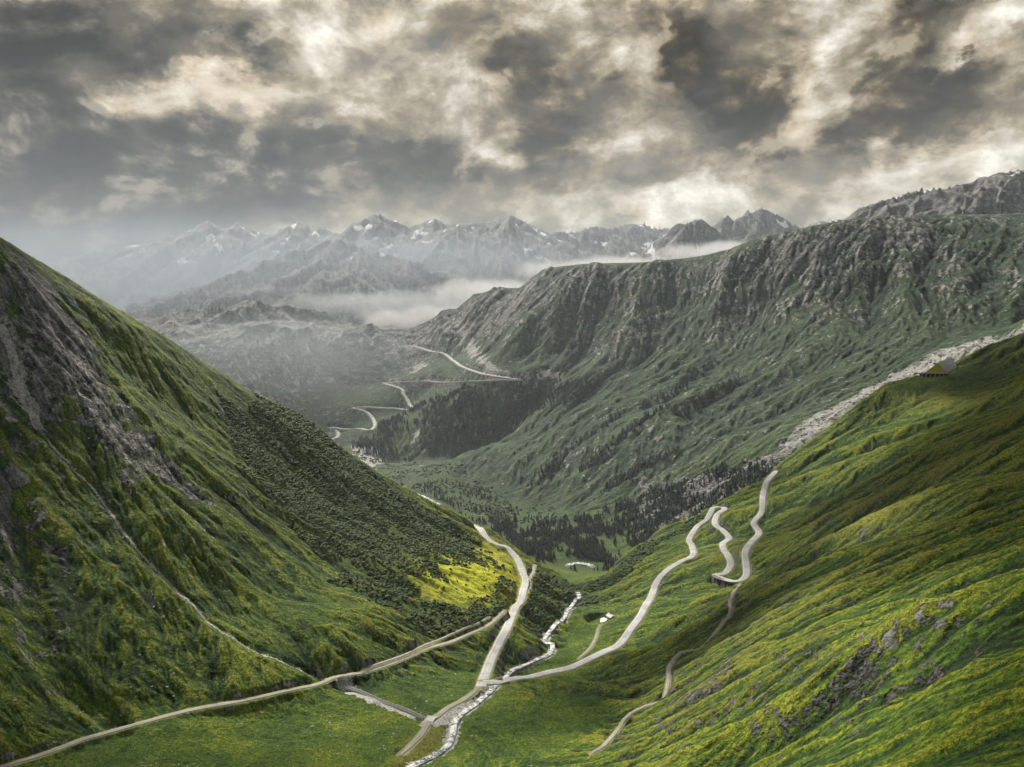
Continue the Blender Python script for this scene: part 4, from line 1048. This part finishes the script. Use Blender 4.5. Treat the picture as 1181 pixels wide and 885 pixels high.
# ---- added cloud deck, unseen above the view: gaps placed to shape sun patches
def cloud_gobo():
    ZB = float(max(GZ.max() + 60, 1500)) + 250
    st = 45.; xs = np.arange(-3600, 2600, st); ys = np.arange(-300, 4500, st); X, Y = np.meshgrid(xs, ys, indexing='ij')
    gaps = [(540,658,150,2.0),(500,650,70,.6),(1010,800,105,.9),(1140,730,105,.85),(800,800,70,.7),(880,840,80,1.),(930,720,60,.6),(260,600,150,1.2),(360,680,130,1.3),(190,430,80,.7),(430,740,80,1.),(150,560,90,.8),(450,810,60,.9),(640,780,60,1.),(300,850,60,.7),
            (780,720,125,1.3),(700,660,90,1.),(850,630,100,1.3),(1010,530,120,1.1),(950,600,60,.5),(1120,470,80,.8),(600,700,60,.8),(100,680,50,.6),(60,330,90,.6)]
    G_ = np.zeros_like(X)
    for px, py, r, wt in gaps:
        c = hit([(px, py)], 150, 2200)[0]; z = float(ground(c[0], c[1])[0]); k = (ZB + 100 - z) / dirv[2]
        cx, cy = c[0] + dirv[0] * k, c[1] + dirv[1] * k
        G_ += wt * np.exp(-((X - cx) ** 2 + (Y - cy) ** 2) / (r * 1.25) ** 2)
    nz = fbm(X.ravel() / 620, Y.ravel() / 620, 5, 700).reshape(X.shape); n2_ = fbm(X.ravel() / 150, Y.ravel() / 150, 3, 720).reshape(X.shape)
    T_ = 150 + 70 * smooth(0, 500, X + 850) + 430 * nz + 130 * n2_ - 520 * G_
    d = np.hypot(X, Y); T_ = T_ * smooth(ZB / .405, ZB / .405 - 250, d) * smooth(2600, 2200, X) * smooth(-3600, -3300, X) * smooth(-300, -100, Y)
    T_ = np.minimum(T_, 420)
    act = T_ > 3; v = []; idt = -np.ones(X.shape, int); idb = -np.ones(X.shape, int); need = np.zeros(X.shape, bool)
    cell = act[:-1, :-1] | act[1:, :-1] | act[1:, 1:] | act[:-1, 1:]
    for a_, b_ in ((0, 0), (1, 0), (1, 1), (0, 1)): need[a_:X.shape[0] - 1 + a_, b_:X.shape[1] - 1 + b_] |= cell
    I = np.argwhere(need)
    for i, j in I:
        t_ = max(T_[i, j], 0); idt[i, j] = len(v); v.append((X[i, j], Y[i, j], ZB + t_ * .8))
        if t_ > 3: idb[i, j] = len(v); v.append((X[i, j], Y[i, j], ZB - t_ * .2))
        else: v[-1] = (X[i, j], Y[i, j], ZB); idb[i, j] = idt[i, j]
    f = []
    for i, j in np.argwhere(cell):
        q = [(i, j), (i + 1, j), (i + 1, j + 1), (i, j + 1)]
        f.append(tuple(idt[a] for a in q))
        b_ = [idb[a] for a in q]
        if sum(x != y for x, y in zip(b_, [idt[a] for a in q])): f.append(tuple(b_[::-1]))
    m, nt = mat_new('cloud_air'); n = N(nt)  # material of the added unseen cloud deck
    p = n.new('ShaderNodeVolumePrincipled'); p.inputs['Density'].default_value = .009; p.inputs['Color'].default_value = (.97, .97, .98, 1)
    o_ = n.new('ShaderNodeOutputMaterial'); n.link(p.outputs[0], o_.inputs['Volume'])
    o = mesh_obj('cloud', v, f, m, None, True); tag(o, 'added unseen cloud deck above the valley with gaps shaped for sun patches', kind='stuff')
if GOBO: cloud_gobo()


# ------------------------------------------------------------------ camera
sc = bpy.context.scene
cam = bpy.data.cameras.new('camera'); co = bpy.data.objects.new('camera', cam); COL.objects.link(co)
cam.sensor_width = 36; cam.lens = 36 * F / 1181; cam.clip_start = 1; cam.clip_end = 60000
co.location = (0, 0, 0); co.rotation_euler = (math.pi / 2 - PITCH, 0, 0)
sc.camera = co
# ------------------------------------------------------------------ light
sd = bpy.data.lights.new('sun', 'SUN'); so = bpy.data.objects.new('sun', sd); COL.objects.link(so)
sd.energy = 5.0; sd.angle = math.radians(1.2); sd.color = (1, .95, .84)
import mathutils
so.rotation_euler = mathutils.Vector(dirv).to_track_quat('Z', 'Y').to_euler()
# ------------------------------------------------------------------ sky
w = bpy.data.worlds.new('World'); sc.world = w; w.use_nodes = True
nt = w.node_tree; nt.nodes.clear(); n = N(nt)
D = n.new('ShaderNodeTexCoord').outputs['Generated']
D = n.vmath('NORMALIZE', D)
x, y, z = n.sep(D)
az = n.math('ARCTAN2', x, y); el = n.math('ARCSINE', z)
comb = n.new('ShaderNodeCombineXYZ'); n.link(az, comb.inputs[0]); n.link(el, comb.inputs[1]); AE = comb.outputs[0]
def azel(px, py):
    a, b, c = sight(px, py, 1.); r = math.sqrt(a * a + b * b + c * c); return math.atan2(a, b), math.asin(c / r)
# cloud coordinates: flattened towards the horizon, as a layer seen from below is
fl = n.math('ADD', n.math('MAXIMUM', z, 0.), .16)
pc = n.new('ShaderNodeCombineXYZ'); n.link(n.math('DIVIDE', x, fl), pc.inputs[0]); n.link(n.math('DIVIDE', y, fl), pc.inputs[1]); pc.inputs[2].default_value = 2.7
PL = n.vmath('SCALE', pc.outputs[0], .5)
AE2 = n.vmath('MULTIPLY', AE, (1., 1.5, 1.))
wc = n.noise(AE2, 5.5, 7, .62, 0, True)
warp = n.vmath('SCALE', n.vmath('SUBTRACT', wc, (.5, .5, .5)), .24)
W = n.vmath('ADD', AE, warp)
BL = [ # column, row, half width, half height, tilt, weight
 (20,215,330,130,0,.85),(-30,70,280,120,0,.55),(150,20,260,70,0,.45),(330,178,330,62,3,.55),(470,215,260,60,0,.40),(120,250,300,60,0,.4),
 (215,118,125,66,-20,-.75),(450,70,150,60,0,-.2),(365,20,100,30,0,-.2),(560,150,80,40,20,-.35),(90,268,110,22,0,-.30),
 (640,118,120,90,0,.52),(585,75,80,50,0,.25),(850,85,140,105,-5,.78),(845,150,90,55,0,.5),(800,25,90,60,0,.45),(1050,45,130,62,0,.62),
 (1000,135,110,60,0,.5),(1110,112,110,40,-8,.5),(1080,165,120,50,0,.35),(700,215,130,60,10,.38),(540,25,120,50,0,.2),(695,72,26,26,0,.3),
 (830,205,90,26,-14,.25),(620,170,50,30,0,.2),(930,215,130,40,0,.26),(700,160,60,60,0,-.25),(955,60,50,120,0,-.5),(1130,60,90,40,0,-.3),(1150,30,60,60,0,-.3),(900,225,300,50,0,-.22),(720,240,140,26,-5,-.45),(1120,200,140,30,0,-.3),(1160,75,60,30,0,-.2),
 (330,95,70,40,0,-.12),(300,60,90,40,0,.3),(760,95,50,70,0,-.2)]
acc = None
for (px, py, hw, hh, tilt, wt) in BL:
    hw *= 1.05
    a0, e0 = azel(px, py)
    mp = n.new('ShaderNodeMapping', vector_type='TEXTURE'); n.link(W, mp.inputs[0])
    mp.inputs['Location'].default_value = (a0, e0, 0); mp.inputs['Rotation'].default_value = (0, 0, math.radians(-tilt))
    mp.inputs['Scale'].default_value = (hw / F * .95, hh / F * .95, 1)
    g = n.new('ShaderNodeTexGradient', gradient_type='SPHERICAL'); n.link(mp.outputs[0], g.inputs[0])
    v = n.rng(g.outputs['Fac'], 0, .75)
    acc = n.math('MULTIPLY_ADD', v, wt, acc if acc is not None else 0.)
acc = n.math('ADD', n.math('MINIMUM', acc, .62), n.math('MULTIPLY', n.math('MAXIMUM', n.math('SUBTRACT', acc, .62), 0.), .25))
fb = n.noise(AE2, 8., 8, .60, .25); fb2 = n.noise(n.vmath('ADD', AE2, (-.018, .022, 0.)), 8., 5, .60, .25)
bil = n.new('ShaderNodeTexVoronoi', feature='SMOOTH_F1'); n.link(n.vmath('ADD', AE2, n.vmath('SCALE', n.vmath('SUBTRACT', wc, (.5, .5, .5)), .14)), bil.inputs['Vector']); bil.inputs['Scale'].default_value = 14.; bil.inputs['Smoothness'].default_value = .8; bil.inputs['Detail'].default_value = 2.; bil.inputs['Roughness'].default_value = .55
bd = n.math('SUBTRACT', .42, bil.outputs['Distance'])
rel = n.math('ADD', n.math('SUBTRACT', fb, fb2), n.math('MULTIPLY', bd, .12))
# high layer: mottled cream and grey altocumulus, bright where the cover is thin
hl = n.math('MULTIPLY_ADD', n.math('SUBTRACT', n.noise(n.vmath('MULTIPLY', W, (1., 1.7, 1.)), 4.6, 7, .64, .2), .5), .72, .52)
hs = n.math('ADD', n.math('ADD', hl, n.math('MULTIPLY', rel, .9)), n.math('MULTIPLY', acc, -.24))
hs = n.math('ADD', hs, n.math('MULTIPLY', n.rng(az, -.1, .35), .045))
high = n.ramp(hs, [(.30, (.115, .106, .086)), (.42, (.235, .200, .140)), (.50, (.38, .33, .235)), (.58, (.58, .535, .44)), (.70, (.92, .875, .76))])
wm = n.math('MULTIPLY', n.rng(n.noise(AE, 7., 4, .55), .47, .66), n.math('MULTIPLY', n.rng(hs, .44, .54), n.rng(hs, .74, .62)))
high = n.mix(n.math('MULTIPLY', wm, .42), high, (.62, .47, .29))
# low layer: dark cumulus masses with ragged lit edges
pl = n.noise(PL, 1.6, 5, .6, .3)
dens = n.math('ADD', acc, n.math('ADD', n.math('MULTIPLY', n.math('SUBTRACT', fb, .5), 1.15), n.math('MULTIPLY', n.math('SUBTRACT', pl, .5), .5)))
dens = n.math('ADD', dens, n.math('MULTIPLY_ADD', bd, .5, .02))
low = n.ramp(n.math('MULTIPLY_ADD', rel, -4.6, n.math('MULTIPLY_ADD', dens, .60, .10)), [(.10, (.36, .31, .22)), (.28, (.20, .165, .105)), (.44, (.100, .082, .052)), (.62, (.054, .046, .031)), (.9, (.030, .028, .023))])
lowc = n.ramp(n.math('MULTIPLY_ADD', rel, -4.6, n.math('MULTIPLY_ADD', dens, .48, .08)), [(.10, (.30, .275, .22)), (.28, (.15, .142, .122)), (.44, (.078, .076, .069)), (.62, (.042, .042, .040)), (.9, (.020, .021, .021))])
low = n.mix(n.math('MULTIPLY', n.rng(az, .06, -.25), .8), low, lowc)
col = n.mix(n.rng(dens, .06, .48), high, low)
vn = n.noise(n.vmath('MULTIPLY', AE, (1., 3.2, 1.)), 6., 5, .6, .4)
veil = n.math('MULTIPLY', n.math('MULTIPLY', n.rng(el, .17, .04), n.rng(az, .12, -.12)), n.rng(vn, .35, .6, .45, 1.))
col = n.mix(n.math('MULTIPLY', veil, .72), col, (.105, .108, .103))
# outside the view the overcast is thinner and brighter
up = n.rng(el, .42, .75); back = n.rng(y, .35, -.2)
br = n.math('MAXIMUM', up, back)
col = n.mix(br, col, n.mix(pl, (.30, .32, .36), (.62, .61, .57)))
sky = n.new('ShaderNodeTexSky', sky_type='NISHITA', sun_disc=False); sky.sun_elevation = SUN_EL; sky.sun_rotation = SUN_AZ
bg1 = n.new('ShaderNodeBackground'); n.link(sky.outputs[0], bg1.inputs[0]); bg1.inputs[1].default_value = .08
bg2 = n.new('ShaderNodeBackground'); n.link(col, bg2.inputs[0]); bg2.inputs[1].default_value = .62
mx = n.new('ShaderNodeMixShader'); n.put(mx.inputs[0], n.rng(dens, -.5, -.1, .96, 1.)); n.link(bg1.outputs[0], mx.inputs[1]); n.link(bg2.outputs[0], mx.inputs[2])
wo = n.new('ShaderNodeOutputWorld'); n.link(mx.outputs[0], wo.inputs[0])
w.cycles.sampling_method = 'MANUAL'; w.cycles.sample_map_resolution = 512
# ------------------------------------------------------------------ air
def volume_box(name, lo, hi, dens_, color, aniso=.0):
    v = [(a, b, c) for a in (lo[0], hi[0]) for b in (lo[1], hi[1]) for c in (lo[2], hi[2])]
    f = [(0, 1, 3, 2), (4, 6, 7, 5), (0, 4, 5, 1), (2, 3, 7, 6), (0, 2, 6, 4), (1, 5, 7, 3)]
    m, nt = mat_new(name + '_air'); n = N(nt)
    p = n.new('ShaderNodeVolumePrincipled'); p.inputs['Density'].default_value = dens_; p.inputs['Color'].default_value = color + (1,)
    p.inputs['Anisotropy'].default_value = aniso
    o = n.new('ShaderNodeOutputMaterial'); n.link(p.outputs[0], o.inputs['Volume'])
    return mesh_obj(name, v, f, m)
HAZE = True
if HAZE:
    hz = volume_box('haze', (-16500, -1500, float(GZ.min()) - 30), (16500, 17500, float(GZ.max()) + 60), 2.9e-5, (.72, .80, .89))
    tag(hz, 'thin grey haze filling the valley air', 'haze', kind='stuff')
# ------------------------------------------------------------------ render settings
sc.render.engine = 'CYCLES'
sc.cycles.use_denoising = True; sc.cycles.volume_step_rate = 3.; sc.cycles.volume_max_steps = 48
try: sc.cycles.denoiser = 'OPENIMAGEDENOISE'
except Exception: pass
sc.cycles.max_bounces = 4; sc.cycles.diffuse_bounces = 1; sc.cycles.glossy_bounces = 1; sc.cycles.volume_bounces = 0; sc.cycles.transmission_bounces = 2
sc.cycles.use_adaptive_sampling = True; sc.cycles.adaptive_threshold = .04; sc.cycles.adaptive_min_samples = 12
sc.cycles.caustics_reflective = False; sc.cycles.caustics_refractive = False
sc.view_settings.view_transform = 'Standard'; sc.view_settings.look = 'None'; sc.view_settings.exposure = 1.05; sc.view_settings.gamma = 1
sc.render.resolution_x = 1024; sc.render.resolution_y = 767
print('done', round(time.time() - T0, 1))
